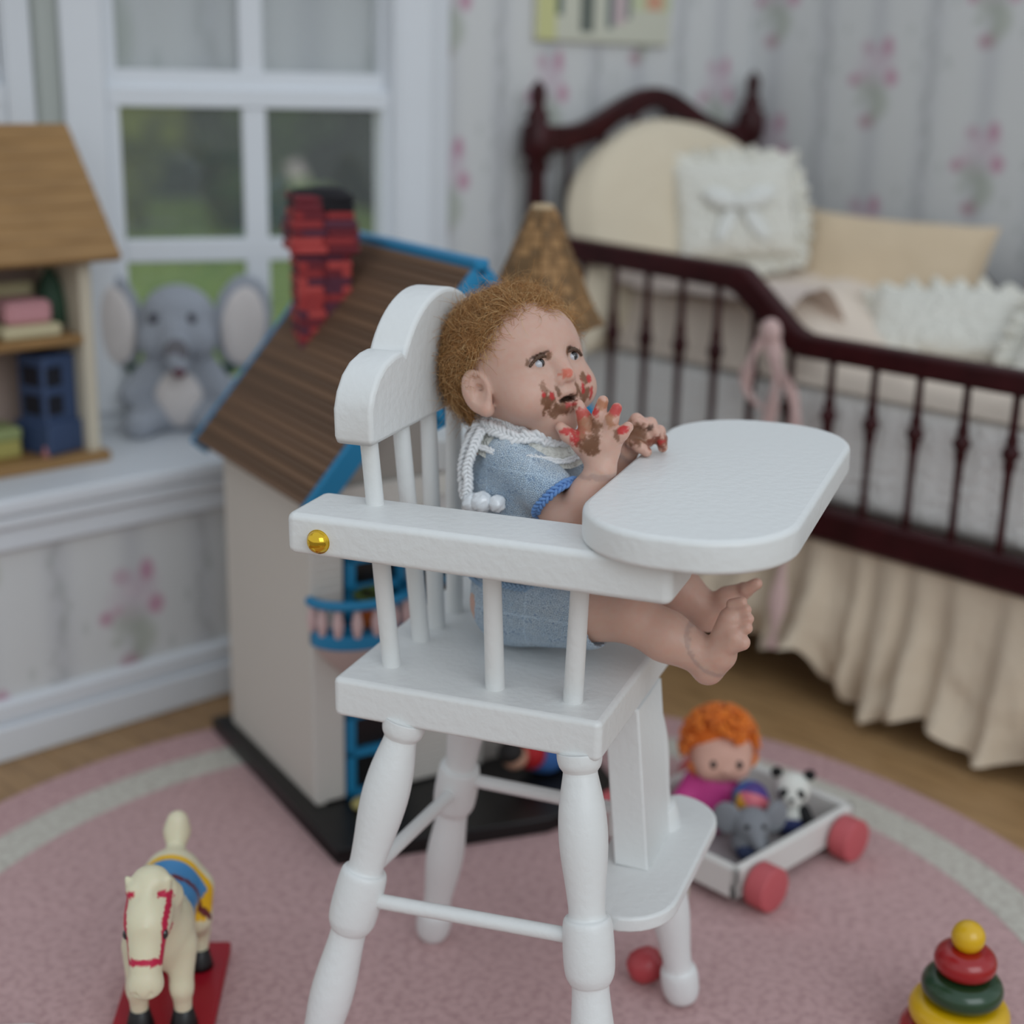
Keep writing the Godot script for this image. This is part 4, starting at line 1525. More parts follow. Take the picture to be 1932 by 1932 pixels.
func make_bedding() -> void:
	var cream := cloth(Color(0.85, 0.80, 0.71))
	var lace := cloth(Color(0.90, 0.89, 0.85), 0.9)
	var n := FastNoiseLite.new()
	n.frequency = 0.03
	n.seed = 8
	var g := Geo.new()
	g.plate(round_rect(-1.115, 0.39, -1.835, -1.178, 0.03), 0.36, 0.575, 0.03)
	var o := obj("mattress", g, cloth(Color(0.95, 0.945, 0.93), 0.5))
	o.transform = room
	tag(o, "white quilted mattress behind the crib spindles", "mattress")
	# comforter heaped on the mattress
	g = Geo.new()
	var rows := []
	for j in 25:
		var row := PackedVector3Array()
		for i in 61:
			var x := lerpf(-1.10, 0.38, i / 60.0)
			var z := lerpf(-1.172, -1.83, j / 24.0)
			var head := smoothstep(-0.35, -0.62, x)
			var e := smoothstep(0.0, 0.12, j / 24.0) * smoothstep(0.0, 0.05, i / 60.0) * smoothstep(1.0, 0.95, i / 60.0)
			row.append(Vector3(x, 0.578 + (0.03 + 0.105 * head + 0.03 * n.get_noise_2d(x * 160.0, z * 160.0)) * e, z))
		rows.append(row)
	g.grid(rows, false)
	o = obj("comforter", g, cloth(Color(0.88, 0.82, 0.76)))
	o.transform = room
	tag(o, "pale blush comforter heaped along the crib behind its front rail", "comforter")
	var set_ := [
		["pillow", 0.62, 0.50, 0.14, cream, Vector3(-0.995, 0.80, -1.44), Vector3(1, 0.35, 0.16), 0.0, 0.0, "large cream pillow leaning on the arched headboard of the crib"],
		["pillow", 0.27, 0.22, 0.10, lace, Vector3(-0.87, 0.840, -1.47), Vector3(0.9, 0.5, 0.75), 0.06, 0.035, "small white lacy pillow with a bow in front of the large cream pillow"],
		["pillow", 0.43, 0.30, 0.11, cloth(Color(0.83, 0.75, 0.64)), Vector3(-0.62, 0.70, -1.66), Vector3(0.25, 0.45, 1), -0.03, 0.0, "square peach pillow standing against the wall side of the crib"],
		["pillow", 0.42, 0.30, 0.11, cloth(Color(0.82, 0.76, 0.68)), Vector3(-0.10, 0.675, -1.68), Vector3(0.1, 0.45, 1), 0.05, 0.0, "peach pillow cut off by the right edge of the photo"],
		["pillow", 0.30, 0.17, 0.10, lace, Vector3(-0.37, 0.655, -1.50), Vector3(0.25, 0.9, 0.8), 0.08, 0.04, "white frilled cushion lying before the square peach pillow"],
		["pillow", 0.26, 0.20, 0.10, lace, Vector3(-0.06, 0.655, -1.48), Vector3(0.2, 0.8, 0.8), -0.05, 0.04, "white frilled cushion near the right edge, above the crib rail"]]
	for q in set_:
		g = pillow(q[1], q[2], q[3], int(q[1] * 100), q[8], 0.75 if q[1] > 0.5 else 0.0)
		var p := obj(q[0], g, q[4])
		p.transform = room * facing(q[5], q[6], q[7])
		tag(p, q[9], "pillow")
		if q[9].contains("bow"):
			# the lace bow pinned to its middle
			var b := Geo.new()
			for s in [-1.0, 1.0]:
				b.ell(Vector3(s * 0.040, 0.012, 0.060), Vector3(0.040, 0.022, 0.014), Basis(Vector3.BACK, s * 0.35), 18, 12, n, 0.3)
				b.ell(Vector3(s * 0.030, -0.040, 0.054), Vector3(0.016, 0.042, 0.007), Basis(Vector3.BACK, s * 0.5), 14, 10, n, 0.3)
			b.ell(Vector3(0, 0, 0.066), Vector3(0.014, 0.016, 0.012))
			obj("bow", b, cloth(Color(0.87, 0.87, 0.85)), p)
	# a sheet folded over the head half of the rail
	g = Geo.new()
	rows = []
	for j in 15:
		var row := PackedVector3Array()
		for i in 41:
			var x := lerpf(-1.06, -0.50, i / 40.0)
			var k := j / 14.0
			var wv := n.get_noise_2d(x * 220.0, k * 60.0)
			row.append(Vector3(x, 0.705 + 0.055 * sin(k * PI) - 0.11 * k * k + 0.012 * wv, -1.185 - 0.22 * k + 0.01 * wv))
		rows.append(row)
	g.grid(rows, false)
	o = obj("folded_sheet", g, cloth(Color(0.82, 0.76, 0.72)))
	o.transform = room
	tag(o, "pale pink sheet turned down behind the raised end of the crib rail", "sheet")
	# the ruffled skirt under the bottom rail
	g = Geo.new()
	rows = []
	var r := RandomNumberGenerator.new()
	for j in 22:
		var row := PackedVector3Array()
		for i in 301:
			var x := lerpf(-1.10, 0.40, i / 300.0)
			var k := j / 21.0
			var fold := sin(x * 78.0 + 3.5 * n.get_noise_1d(x * 150.0)) * 0.7 + sin(x * 33.0 + 1.0 + k) * 0.7 * k + 1.9 * k * n.get_noise_2d(x * 190.0, k * 46.0)
			var hem := 0.014 + 0.034 * (0.5 + 0.5 * sin(x * 26.0 + 4.4)) + 0.065 * smoothstep(-0.335, -0.365, x)
			var y := lerpf(0.312, hem, k)
			row.append(Vector3(x, y, -1.148 + (0.003 + 0.021 * k) * fold + 0.046 * k * k))
		rows.append(row)
	rows.reverse()
	g.grid(rows, false)
	rows.reverse()
	for row in rows:
		for i in row.size():
			row[i].z -= 0.003
	g.grid(rows, false)
	o = obj("crib_skirt", g, cloth(Color(0.82, 0.755, 0.67)))
	o.transform = room
	tag(o, "beige ruffled crib skirt hanging from the bottom rail to the floor", "crib skirt")
	# ribbons tied where the rail bends
	var pink := cloth(Color(0.84, 0.72, 0.70))
	t_ribbon(pink)

func t_ribbon(pink: Material) -> void:
	var t := thing("ribbon_bow", "dusty pink ribbon tied where the crib rail bends, its tails hanging down", "ribbon", room)
	for q in [[[Vector3(-0.50, 0.67, -1.125), Vector3(-0.47, 0.61, -1.118), Vector3(-0.435, 0.55, -1.122), Vector3(-0.43, 0.46, -1.12), Vector3(-0.42, 0.30, -1.105), Vector3(-0.412, 0.18, -1.085), Vector3(-0.412, 0.10, -1.075)], 0.017], [[Vector3(-0.50, 0.67, -1.125), Vector3(-0.535, 0.62, -1.118), Vector3(-0.545, 0.56, -1.122), Vector3(-0.51, 0.53, -1.122)], 0.015], [[Vector3(-0.50, 0.67, -1.125), Vector3(-0.475, 0.58, -1.115), Vector3(-0.49, 0.48, -1.12), Vector3(-0.465, 0.45, -1.12)], 0.015]]:
		var g := Geo.new()
		var path := smooth_path(q[0], 6)
		var front := []
		var back := []
		for i in path.size():
			var p: Vector3 = path[i]
			var w: float = q[1] * (0.75 + 0.25 * sin(i * 0.9))
			front.append(PackedVector3Array([p + Vector3(-w, 0, 0.003 * sin(i * 0.7)), p + Vector3(0, 0, 0.006), p + Vector3(w, 0, -0.003 * sin(i * 0.7))]))
			back.append(PackedVector3Array([p + Vector3(-w, 0, 0.003 * sin(i * 0.7) - 0.0015), p + Vector3(0, 0, 0.0045), p + Vector3(w, 0, -0.003 * sin(i * 0.7) - 0.0015)]))
		g.grid(back, false)
		front.reverse()
		g.grid(front, false)
		obj("ribbon_tail", g, pink, t)
	var k := Geo.new()
	k.ell(Vector3(-0.50, 0.672, -1.125), Vector3(0.022, 0.024, 0.014))
	obj("knot", k, pink, t)

# toy house: x along its front, y up, z out of the front; the near left corner of its walls is the origin
var house := Transform3D(Basis(Vector3(0.8485, 0, -0.5291), Vector3.UP, Vector3(0.5291, 0, 0.8485)), Vector3(-0.2824, 0, -0.5285))

func prism(poly: PackedVector2Array, y0: float, y1: float, bev: float, t: Transform3D) -> Geo:
	var g := Geo.new()
	g.at(t)
	g.plate(poly, y0, y1, bev, 2)
	return g

func make_toy_house() -> void:
	var t := thing("toy_house", "toy house with brown shingled roof, red brick chimney, turret and bright blue trim", "toy house", house)
	var siding := mat(Color(0.83, 0.81, 0.78), 0.7, {"bump": noise_tex(0.03), "depth": 0.08, "scale": 5.0})
	var side_wall := mat(Color(0.82, 0.79, 0.75), 0.75, {"bump": noise_tex(0.02), "depth": 0.10, "scale": Vector3(2, 14, 9)})
	var blue := mat(Color(0.10, 0.50, 0.68), 0.45)
	var black := mat(Color(0.055, 0.05, 0.05), 0.4)
	var dark := mat(Color(0.09, 0.085, 0.085), 0.25)
	var brown := [mat(Color(0.42, 0.315, 0.235), 0.75), mat(Color(0.38, 0.285, 0.21), 0.75), mat(Color(0.46, 0.345, 0.255), 0.75)]
	var tan := [mat(Color(0.56, 0.42, 0.26), 0.7), mat(Color(0.50, 0.37, 0.22), 0.7), mat(Color(0.62, 0.47, 0.30), 0.7), mat(Color(0.45, 0.34, 0.21), 0.7)]
	# base board
	var g := Geo.new()
	g.plate(PackedVector2Array([Vector2(-0.025, -0.385), Vector2(-0.030, 0.135), Vector2(0.29, 0.205), Vector2(0.40, 0.19), Vector2(0.45, 0.15), Vector2(0.485, 0.03), Vector2(0.53, -0.385)]), 0.0, 0.026, 0.003)
	obj("base_board", g, black, t)
	# body: the side wall, back, far side and the gabled front
	var w := 0.50
	rbox("side_wall", Vector3(0.0, 0.026, -0.353), Vector3(0.015, 0.525, 0.0), side_wall, t, 0.001)
	rbox("side_wall", Vector3(w - 0.015, 0.026, -0.353), Vector3(w, 0.525, 0.0), siding, t, 0.001)
	var gable := PackedVector2Array([Vector2(0.015, -0.026), Vector2(0.015, -0.53), Vector2(0.25, -0.80), Vector2(w - 0.015, -0.53), Vector2(w - 0.015, -0.026)])
	var up := Basis(Vector3.RIGHT, Vector3.BACK, Vector3.DOWN)
	obj("back_wall", prism(gable, -0.353, -0.345, 0.0, Transform3D(up, Vector3.ZERO)), siding, t)
	obj("front_wall", prism(gable, -0.03, -0.012, 0.0, Transform3D(up, Vector3.ZERO)), mat(Color(0.62, 0.59, 0.56), 0.8), t)
	# clapboards on the left strip, in the gable and on the ground floor bay
	for k in 39:
		var y := 0.030 + k * 0.0127
		var b := Basis(Vector3.RIGHT, 0.12)
		g = Geo.new()
		g.box(Vector3(0.022, y + 0.0065, -0.004), Vector3(0.050, 0.0135, 0.010), 0.001, b)
		obj("clapboard", g, siding, t)
		if y < 0.17:
			g = Geo.new()
			g.box(Vector3(0.222, y + 0.0065, -0.002), Vector3(0.135, 0.0135, 0.012), 0.001, b)
			obj("clapboard", g, siding, t)
		if y > 0.44:
			var half := minf(0.235, 0.235 - (y - 0.53) / 1.15)
			if half > 0.04:
				g = Geo.new()
				g.box(Vector3(0.25, y + 0.0065, -0.006), Vector3(2 * half - 0.02, 0.0135, 0.010), 0.001, b)
				obj("clapboard", g, siding, t)
	# blue framed openings: door, first floor door behind the balcony, attic window
	for q in [[0.050, 0.140, 0.026, 0.175, "door"], [0.050, 0.150, 0.215, 0.300, "window"], [0.052, 0.150, 0.31, 0.425, "balcony_door"], [0.20, 0.30, 0.56, 0.66, "window"], [0.19, 0.27, 0.30, 0.42, "window"]]:
		var x0: float = q[0]
		var x1: float = q[1]
		var y0: float = q[2]
		var y1: float = q[3]
		g = Geo.new()
		for s in [[x0, x0 + 0.014, y0, y1], [x1 - 0.014, x1, y0, y1], [x0, x1, y1 - 0.016, y1], [x0, x1, y0, y0 + 0.012], [x0, x1, lerpf(y0, y1, 0.5) - 0.006, lerpf(y0, y1, 0.5) + 0.006]]:
			g.box(Vector3((s[0] + s[1]) / 2, (s[2] + s[3]) / 2, -0.002), Vector3(s[1] - s[0], s[3] - s[2], 0.016), 0.001)
		var fr := obj(q[4], g, blue, t)
		g = Geo.new()
		g.box(Vector3((x0 + x1) / 2, (y0 + y1) / 2, -0.009), Vector3(x1 - x0 - 0.01, y1 - y0 - 0.01, 0.008))
		obj("pane", g, dark, fr)
	# roof: two slopes in rows of shingles
	var slope := Vector3(0.25, 0.292, 0).normalized()
	for s in [1.0, -1.0]:
		var e := Vector3(-0.022, 0.512, 0)
		var len := (Vector3(0.25, 0.832, 0) - e).length()
		var deck := Geo.new()
		var dir := slope
		var nrm := Vector3(-dir.y, dir.x, 0)
		var b := Basis(dir, nrm, dir.cross(nrm))
		if s < 0:
			b = Basis(Vector3(-dir.x, dir.y, 0), Vector3(dir.y, dir.x, 0), Vector3(-dir.x, dir.y, 0).cross(Vector3(dir.y, dir.x, 0)))
			e.x = 0.522
		deck.box(e + b.x * (len / 2) + b.y * 0.004, Vector3(len, 0.014, 0.43), 0.001, b)
		deck.xf = Transform3D(Basis.IDENTITY, Vector3(0, 0, -0.175))
		var d2 := Geo.new()
		d2.box(e + b.x * (len / 2) + b.y * 0.004 + Vector3(0, 0, -0.175), Vector3(len, 0.014, 0.43), 0.001, b)
		var roof := obj("roof", d2, brown[1], t)
		var rows := 30
		for k in rows:
			g = Geo.new()
			var bb := b * Basis(Vector3.BACK, -0.28 if s > 0 else -0.28)
			g.box(e + b.x * (len * (k + 0.5) / rows) + b.y * 0.0135 + Vector3(0, 0, -0.175 + 0.0006 * sin(k * 2.3)), Vector3(len / rows * 1.15, 0.0035, 0.432), 0.0006, bb)
			obj("shingle_row", g, brown[(k * 7 + k / 3) % 3], roof)
	# blue barge boards and ridge
	for z in [0.045, -0.40]:
		for s in [1.0, -1.0]:
			var a := Vector3(0.25 - s * 0.275, 0.505, z)
			var c := Vector3(0.25, 0.828, z)
			var dir := (c - a).normalized()
			var b := Basis(dir, Vector3(-dir.y, dir.x, 0), Vector3.BACK)
			g = Geo.new()
			g.box((a + c) / 2, Vector3((c - a).length(), 0.034, 0.012), 0.002, b)
			obj("barge_board", g, blue, t)
	rbox("ridge_board", Vector3(0.238, 0.836, -0.40), Vector3(0.262, 0.852, 0.05), blue, t, 0.003)
	g = Geo.new()
	g.box(Vector3(0.004, 0.528, 0.012), Vector3(0.030, 0.030, 0.05), 0.004)
	obj("eave_block", g, tan[2], t)
	make_chimney(t)
	make_turret(t, siding, blue, tan, dark)
	make_balcony(t, blue, siding)
	# porch roof and steps on the right of the front
	g = Geo.new()
	g.at(Transform3D(Basis.IDENTITY, Vector3(0.23, 0.445, 0.02)))
	g.lathe([Vector2(0.0, 0.055), Vector2(0.035, 0.05), Vector2(0.062, 0.03), Vector2(0.078, 0.0), Vector2(0.078, -0.012), Vector2(0.0, -0.012)], 24)
	obj("porch_hood", g, mat(Color(0.82, 0.79, 0.77), 0.6), t)
	rbox("porch_beam", Vector3(0.15, 0.405, 0.0), Vector3(0.32, 0.432, 0.08), mat(Color(0.70, 0.66, 0.60), 0.7), t, 0.003)
	g = Geo.new()
	g.ell(Vector3(0.062, 0.034, 0.040), Vector3(0.022, 0.010, 0.018))
	obj("stone", g, mat(Color(0.68, 0.63, 0.40), 0.8), t)
	# potted plant on the balcony
	var pt := thing("potted_plant", "tiny green plant in an orange pot on the toy house balcony", "potted plant", house * Transform3D(Basis.IDENTITY, Vector3(0.075, 0.316, 0.022)))
	g = Geo.new()
	g.lathe([Vector2(0.0, 0.0), Vector2(0.012, 0.0), Vector2(0.018, 0.026), Vector2(0.020, 0.030), Vector2(0.016, 0.031), Vector2(0.0, 0.026)], 20)
	obj("pot", g, mat(Color(0.80, 0.42, 0.16), 0.6), pt)
	g = Geo.new()
	for k in 14:
		var a := k * 2.4
		var q := Vector3(cos(a) * 0.014, 0.040 + 0.018 * fposmod(k * 0.37, 1.0), sin(a) * 0.012)
		g.ell(q, Vector3(0.010, 0.004, 0.006), Basis(Vector3.UP, a) * Basis(Vector3.BACK, 0.5), 8, 6)
	obj("foliage", g, mat(Color(0.27, 0.33, 0.12), 0.8), pt)
	make_porch_doll()

func make_chimney(t: Node3D) -> void:
	var red := [mat(Color(0.66, 0.22, 0.22), 0.75), mat(Color(0.58, 0.18, 0.19), 0.75), mat(Color(0.44, 0.14, 0.18), 0.8), mat(Color(0.72, 0.27, 0.26), 0.7), mat(Color(0.36, 0.17, 0.24), 0.8)]
	var soot := mat(Color(0.10, 0.09, 0.11), 0.9)
	var c := Vector3(0.152, 0, -0.293)
	var r := RandomNumberGenerator.new()
	r.seed = 33
	var g := Geo.new()
	g.box(Vector3(c.x, 0.785, c.z), Vector3(0.066, 0.27, 0.066))
	var core := obj("chimney", g, red[2], t)
	var courses := 20
	var h := (0.922 - 0.665) / courses
	var turn := Basis(Vector3.UP, -0.25)
	for k in courses:
		var y := 0.665 + h * (k + 0.5)
		var wide := 0.040 if k < 13 else (0.050 if k < 17 else 0.044)
		for s in 4:
			for j in 2:
				var off := (j - 0.5) * wide + (0.06 * wide if k % 2 else -0.06 * wide)
				var b := turn * Basis(Vector3.UP, s * PI / 2 + r.randf_range(-0.02, 0.02))
				g = Geo.new()
				g.box(Vector3(0, 0, 0), Vector3(wide * 1.02, h * 0.95, 0.016), 0.003)
				var o := obj("brick", g, red[r.randi() % 5] if k < 18 else (soot if r.randf() < 0.6 else red[2]), core)
				o.transform = Transform3D(b, Vector3(c.x, y, c.z) + b * Vector3(off, 0, wide - 0.006 + r.randf_range(-0.0008, 0.0012)))
	g = Geo.new()
	g.at(Transform3D(Basis.IDENTITY, Vector3(c.x, 0.918, c.z)))
	g.lathe([Vector2(0.026, -0.03), Vector2(0.030, 0.004), Vector2(0.040, 0.010), Vector2(0.047, 0.004), Vector2(0.045, -0.012)], 20)
	obj("chimney_rim", g, soot, t)

func make_turret(t: Node3D, siding: Material, blue: Material, tan: Array, dark: Material) -> void:
	var c := Vector3(0.42, 0, -0.06)
	var g := Geo.new()
	g.at(Transform3D(Basis(Vector3.UP, 0.2), c))
	g.lathe([Vector2(0.0, 0.026), Vector2(0.072, 0.026), Vector2(0.072, 0.74), Vector2(0.0, 0.74)], 8)
	var body := obj("turret", g, siding, t)
	for y in [0.10, 0.36, 0.60]:
		for a in [0.2, 1.0, 1.8]:
			var b := Basis(Vector3.UP, a)
			g = Geo.new()
			g.box(c + b * Vector3(0, 0, 0.068) + Vector3(0, y, 0), Vector3(0.034, 0.075, 0.010), 0.001, b)
			obj("window_frame", g, blue, body)
			g = Geo.new()
			g.box(c + b * Vector3(0, 0, 0.0705) + Vector3(0, y, 0), Vector3(0.022, 0.060, 0.008), 0.001, b)
			obj("pane", g, dark, body)
	# cone in rows of tiles on eight facets
	g = Geo.new()
	g.at(Transform3D(Basis(Vector3.UP, 0.2), c))
	g.lathe([Vector2(0.0, 0.733), Vector2(0.096, 0.733), Vector2(0.078, 0.765), Vector2(0.018, 0.908), Vector2(0.0, 0.908)], 8)
	var cone := obj("turret_roof", g, tan[3], t)
	var r := RandomNumberGenerator.new()
	r.seed = 17
	for k in 13:
		var u := k / 13.0
		var u2 := (k + 1.15) / 13.0
		for f in 8:
			var a0 := 0.2 + TAU * f / 8
			var a1 := 0.2 + TAU * (f + 1) / 8
			var many := maxi(1, int(round(lerpf(4.4, 1.0, u))))
			for j in many:
				var corners := []
				for q in [[u, 0], [u, 1], [u2, 1], [u2, 0]]:
					var uu: float = q[0]
					var rad := (lerpf(0.0995, 0.080, uu / 0.18) if uu < 0.18 else lerpf(0.080, 0.0195, (uu - 0.18) / 0.82)) + (0.0016 if q[0] == u else -0.0004)
					var y := 0.733 + 0.175 * uu
					var pa := Vector3(rad * cos(a0), y, -rad * sin(a0))
					var pb := Vector3(rad * cos(a1), y, -rad * sin(a1))
					var s: float = (j + (0.03 if q[1] == 0 else 0.97)) / many
					corners.append(pa.lerp(pb, clampf(s, 0, 1)) + c)
				g = Geo.new()
				var n: Vector3 = (corners[1] - corners[0]).cross(corners[3] - corners[0]).normalized() * 0.0022
				g.face([corners[0] + n, corners[1] + n, corners[2] + n, corners[3] + n])
				for i in 4:
					var p: Vector3 = corners[i]
					var q: Vector3 = corners[(i + 1) % 4]
					g.face([p - n, q - n, q + n, p + n])
				obj("tile", g, tan[r.randi() % 4], cone)
	g = Geo.new()
	g.at(Transform3D(Basis.IDENTITY, c))
	g.lathe([Vector2(0.0, 0.900), Vector2(0.0195, 0.902), Vector2(0.0195, 0.912), Vector2(0.015, 0.917), Vector2(0.0, 0.918)], 20)
	obj("turret_cap", g, mat(Color(0.72, 0.63, 0.50), 0.7), t)

func make_balcony(t: Node3D, blue: Material, siding: Material) -> void:
	var c := Vector3(0.075, 0, 0.0)
	var arc := []
	for i in 17:
		var a := PI * i / 16
		arc.append(c + Vector3(-0.082 * cos(a), 0, 0.060 * sin(a)))
	var poly := PackedVector2Array()
	for p in arc:
		poly.append(Vector2(p.x, p.z))
	var g := Geo.new()
	g.plate(poly, 0.292, 0.314, 0.003)
	var deck := obj("balcony", g, blue, t)
	g = Geo.new()
	g.at(Transform3D(Basis.IDENTITY, c))
	var cone := []
	for q in [[0.02, 0.225], [0.06, 0.265], [0.078, 0.293]]:
		var row := PackedVector3Array()
		for i in 17:
			var a := PI * i / 16
			row.append(Vector3(-q[0] * cos(a), q[1], q[0] * 0.75 * sin(a)))
		cone.append(row)
	g.grid(cone, false)
	obj("balcony_bracket", g, mat(Color(0.78, 0.70, 0.67), 0.7), t)
	var line := []
	for p in arc:
		line.append(p + Vector3(0, 0.362, 0))
	g = Geo.new()
	g.tube(line, 0.0075, 10)
	obj("hand_rail", g, blue, deck)
	for i in 9:
		var p: Vector3 = arc[i * 2]
		g = Geo.new()
		g.at(Transform3D(Basis.IDENTITY, p * Vector3(1, 0, 1) + Vector3(0, 0.312, 0) + (c - p) * 0.06))
		g.lathe([Vector2(0.0, 0.0), Vector2(0.005, 0.0), Vector2(0.0075, 0.012), Vector2(0.0085, 0.022), Vector2(0.006, 0.034), Vector2(0.004, 0.050), Vector2(0.0, 0.050)], 12)
		obj("baluster", g, mat(Color(0.84, 0.72, 0.71), 0.6), deck)

func make_porch_doll() -> void:
	var t := thing("seated_doll", "tiny dark haired doll in red top and blue skirt sitting before the toy house", "doll", house * Transform3D(Basis(Vector3.UP, 0.4), Vector3(0.335, 0.026, 0.075)))
	var b := Blend.new()
	b.ball(Vector3(-0.040, 0.052, 0.0), 0.021, 0.01)
	b.cap(Vector3(-0.030, 0.048, 0), Vector3(0.0, 0.040, 0), 0.008, 0.016, 0.01)
	var g := Geo.new()
	b.mesh_into(g, 0.004)
	obj("body", g, mat(Color(0.80, 0.62, 0.52), 0.6), t)
	g = Geo.new()
	g.ell(Vector3(-0.046, 0.060, -0.003), Vector3(0.021, 0.019, 0.022), Basis.IDENTITY, 18, 12)
	obj("hair", g, mat(Color(0.10, 0.08, 0.07), 0.7), t)
	g = Geo.new()
	g.ell(Vector3(-0.004, 0.046, 0.006), Vector3(0.024, 0.027, 0.025), Basis.IDENTITY, 18, 12)
	obj("top", g, mat(Color(0.70, 0.10, 0.13), 0.7), t)
	b = Blend.new()
	b.cap(Vector3(0.015, 0.034, 0), Vector3(0.075, 0.040, -0.01), 0.026, 0.030, 0.02)
	b.cap(Vector3(0.03, 0.022, 0.02), Vector3(0.09, 0.022, 0.02), 0.018, 0.018, 0.02)
	g = Geo.new()
	b.mesh_into(g, 0.005)
	obj("skirt", g, mat(Color(0.20, 0.38, 0.62), 0.8), t)

func face_to(at_: Vector3, target: Vector3) -> Transform3D:   # +z looks level at the target
	var d := target - at_
	return Transform3D(Basis(Vector3.UP, atan2(d.x, d.z)), at_)

func make_toys() -> void:
	make_toy_shelf()
	make_elephant()
	make_cart()
	make_horse()
	make_stacker()
	make_cord()
	make_picture()
	# the corner of something white at the lower left
	var g := Geo.new()
	g.plate(round_rect(-0.14, 0.14, -0.10, 0.10, 0.02), 0.0, 0.030, 0.006)
	g.plate(round_rect(-0.12, 0.12, -0.08, 0.08, 0.02), 0.028, 0.042, 0.004)
	var o := obj("toy_tray", g, white)
	o.transform = Transform3D(Basis(Vector3.UP, 0.10), Vector3(-0.655, 0, 0.130))
	tag(o, "white painted wooden toy peeping in at the bottom left corner of the photo", "toy")

func make_toy_shelf() -> void:
	var t := thing("toy_shelf", "house shaped toy shelf with tan roof and two open storeys on the window seat", "toy shelf", room)
	var cream := mat(Color(0.80, 0.76, 0.68), 0.6)
	var tan := mat(Color(0.66, 0.51, 0.32), 0.55, {"tex": noise_tex(0.02, FastNoiseLite.TYPE_SIMPLEX_SMOOTH, 256, 31, 4, ramp([[0.0, Color(0.82, 0.8, 0.78)], [1.0, Color(1, 1, 1)]])), "scale": Vector3(2, 12, 1.2)})
	var z0 := -0.178
	var z1 := 0.32
	rbox("base", Vector3(-1.385, 0.440, z0 - 0.012), Vector3(-1.212, 0.458, z1), tan, t, 0.003)
	rbox("side", Vector3(-1.38, 0.455, z0), Vector3(-1.225, 0.80, z0 + 0.022), cream, t, 0.003)
	rbox("side", Vector3(-1.38, 0.455, z1 - 0.022), Vector3(-1.225, 0.80, z1), cream, t, 0.003)
	rbox("shelf", Vector3(-1.38, 0.648, z0 + 0.02), Vector3(-1.225, 0.664, z1 - 0.02), tan, t, 0.003)
	rbox("back", Vector3(-1.384, 0.455, z0 + 0.005), Vector3(-1.376, 0.80, z1 - 0.005), mat(Color(0.66, 0.58, 0.54), 0.8), t, 0.0)
	# front slope of the roof in overlapping boards, and the back slope
	var a := Vector3(-1.185, 0.795, 0)
	var b := Vector3(-1.350, 1.005, 0)
	var dir := (b - a).normalized()
	var nrm := Vector3(-dir.y, dir.x, 0) * -1.0
	var len := (b - a).length()
	for k in 8:
		var g := Geo.new()
		var bb := Basis(dir, nrm, dir.cross(nrm)) * Basis(Vector3.BACK, -0.05)
		g.box(a + dir * (len * (k + 0.5) / 8.0) + Vector3(0, 0, (z0 + z1) / 2), Vector3(len / 8.0 * 1.12, 0.014, z1 - z0 + 0.07), 0.002, bb)
		obj("roof_board", g, tan, t)
	var g2 := Geo.new()
	var c := Vector3(-1.46, 0.80, 0)
	var d2 := (c - b).normalized()
	g2.box((b + c) / 2 + Vector3(0, 0, (z0 + z1) / 2), Vector3((c - b).length(), 0.014, z1 - z0 + 0.07), 0.002, Basis(d2, Vector3(-d2.y, d2.x, 0), Vector3.BACK))
	obj("roof_board", g2, tan, t)
	var gp := Geo.new()
	gp.at(Transform3D(Basis(Vector3.RIGHT, Vector3.BACK, Vector3.DOWN), Vector3.ZERO))
	gp.plate(PackedVector2Array([Vector2(-1.225, -0.79), Vector2(-1.38, -0.79), Vector2(-1.345, -0.985)]), z0, z0 + 0.02)
	obj("gable", gp, cream, t)
	# what stands on the shelves
	var p := thing("toy_bed", "small pink and cream toy bed on the upper shelf of the toy shelf", "toy bed", room * Transform3D(Basis.IDENTITY, Vector3(-1.29, 0.664, -0.075)))
	rbox("blanket", Vector3(-0.035, 0.022, -0.040), Vector3(0.045, 0.062, 0.042), mat(Color(0.80, 0.58, 0.60), 0.8), p, 0.008)
	rbox("bed_base", Vector3(-0.045, 0.0, -0.052), Vector3(0.05, 0.022, 0.052), mat(Color(0.80, 0.76, 0.62), 0.7), p, 0.004)
	rbox("headboard", Vector3(-0.055, 0.0, -0.052), Vector3(-0.045, 0.082, 0.052), mat(Color(0.80, 0.76, 0.60), 0.7), p, 0.004)
	for q in [[-0.138, 0.115, "dark green toy fir on the upper shelf beside the cream post"], [-0.012, 0.11, "dark green toy fir on the upper shelf at the left edge of the photo"]]:
		var f := thing("toy_fir", q[2], "toy tree", room * Transform3D(Basis.IDENTITY, Vector3(-1.30, 0.664, q[0])), "toy firs on the toy shelf")
		var g := Geo.new()
		g.lathe([Vector2(0.0, 0.012), Vector2(0.028, 0.012), Vector2(0.026, 0.05), Vector2(0.018, 0.085), Vector2(0.0, q[1])], 18)
		obj("crown", g, mat(Color(0.16, 0.27, 0.20), 0.7), f)
		g = Geo.new()
		g.lathe([Vector2(0.0, 0.0), Vector2(0.012, 0.0), Vector2(0.009, 0.014), Vector2(0.0, 0.014)], 14)
		obj("foot", g, mat(Color(0.30, 0.22, 0.14), 0.7), f)
	var n := thing("toy_cabinet", "navy blue toy cabinet with two dark openings on the lower shelf", "toy cabinet", room * Transform3D(Basis(Vector3.UP, 0.25), Vector3(-1.285, 0.458, -0.118)))
	var navy := mat(Color(0.22, 0.29, 0.42), 0.55)
	var hole := mat(Color(0.06, 0.07, 0.12), 0.6)
	rbox("body", Vector3(-0.035, 0.0, -0.030), Vector3(0.035, 0.172, 0.040), navy, n, 0.004)
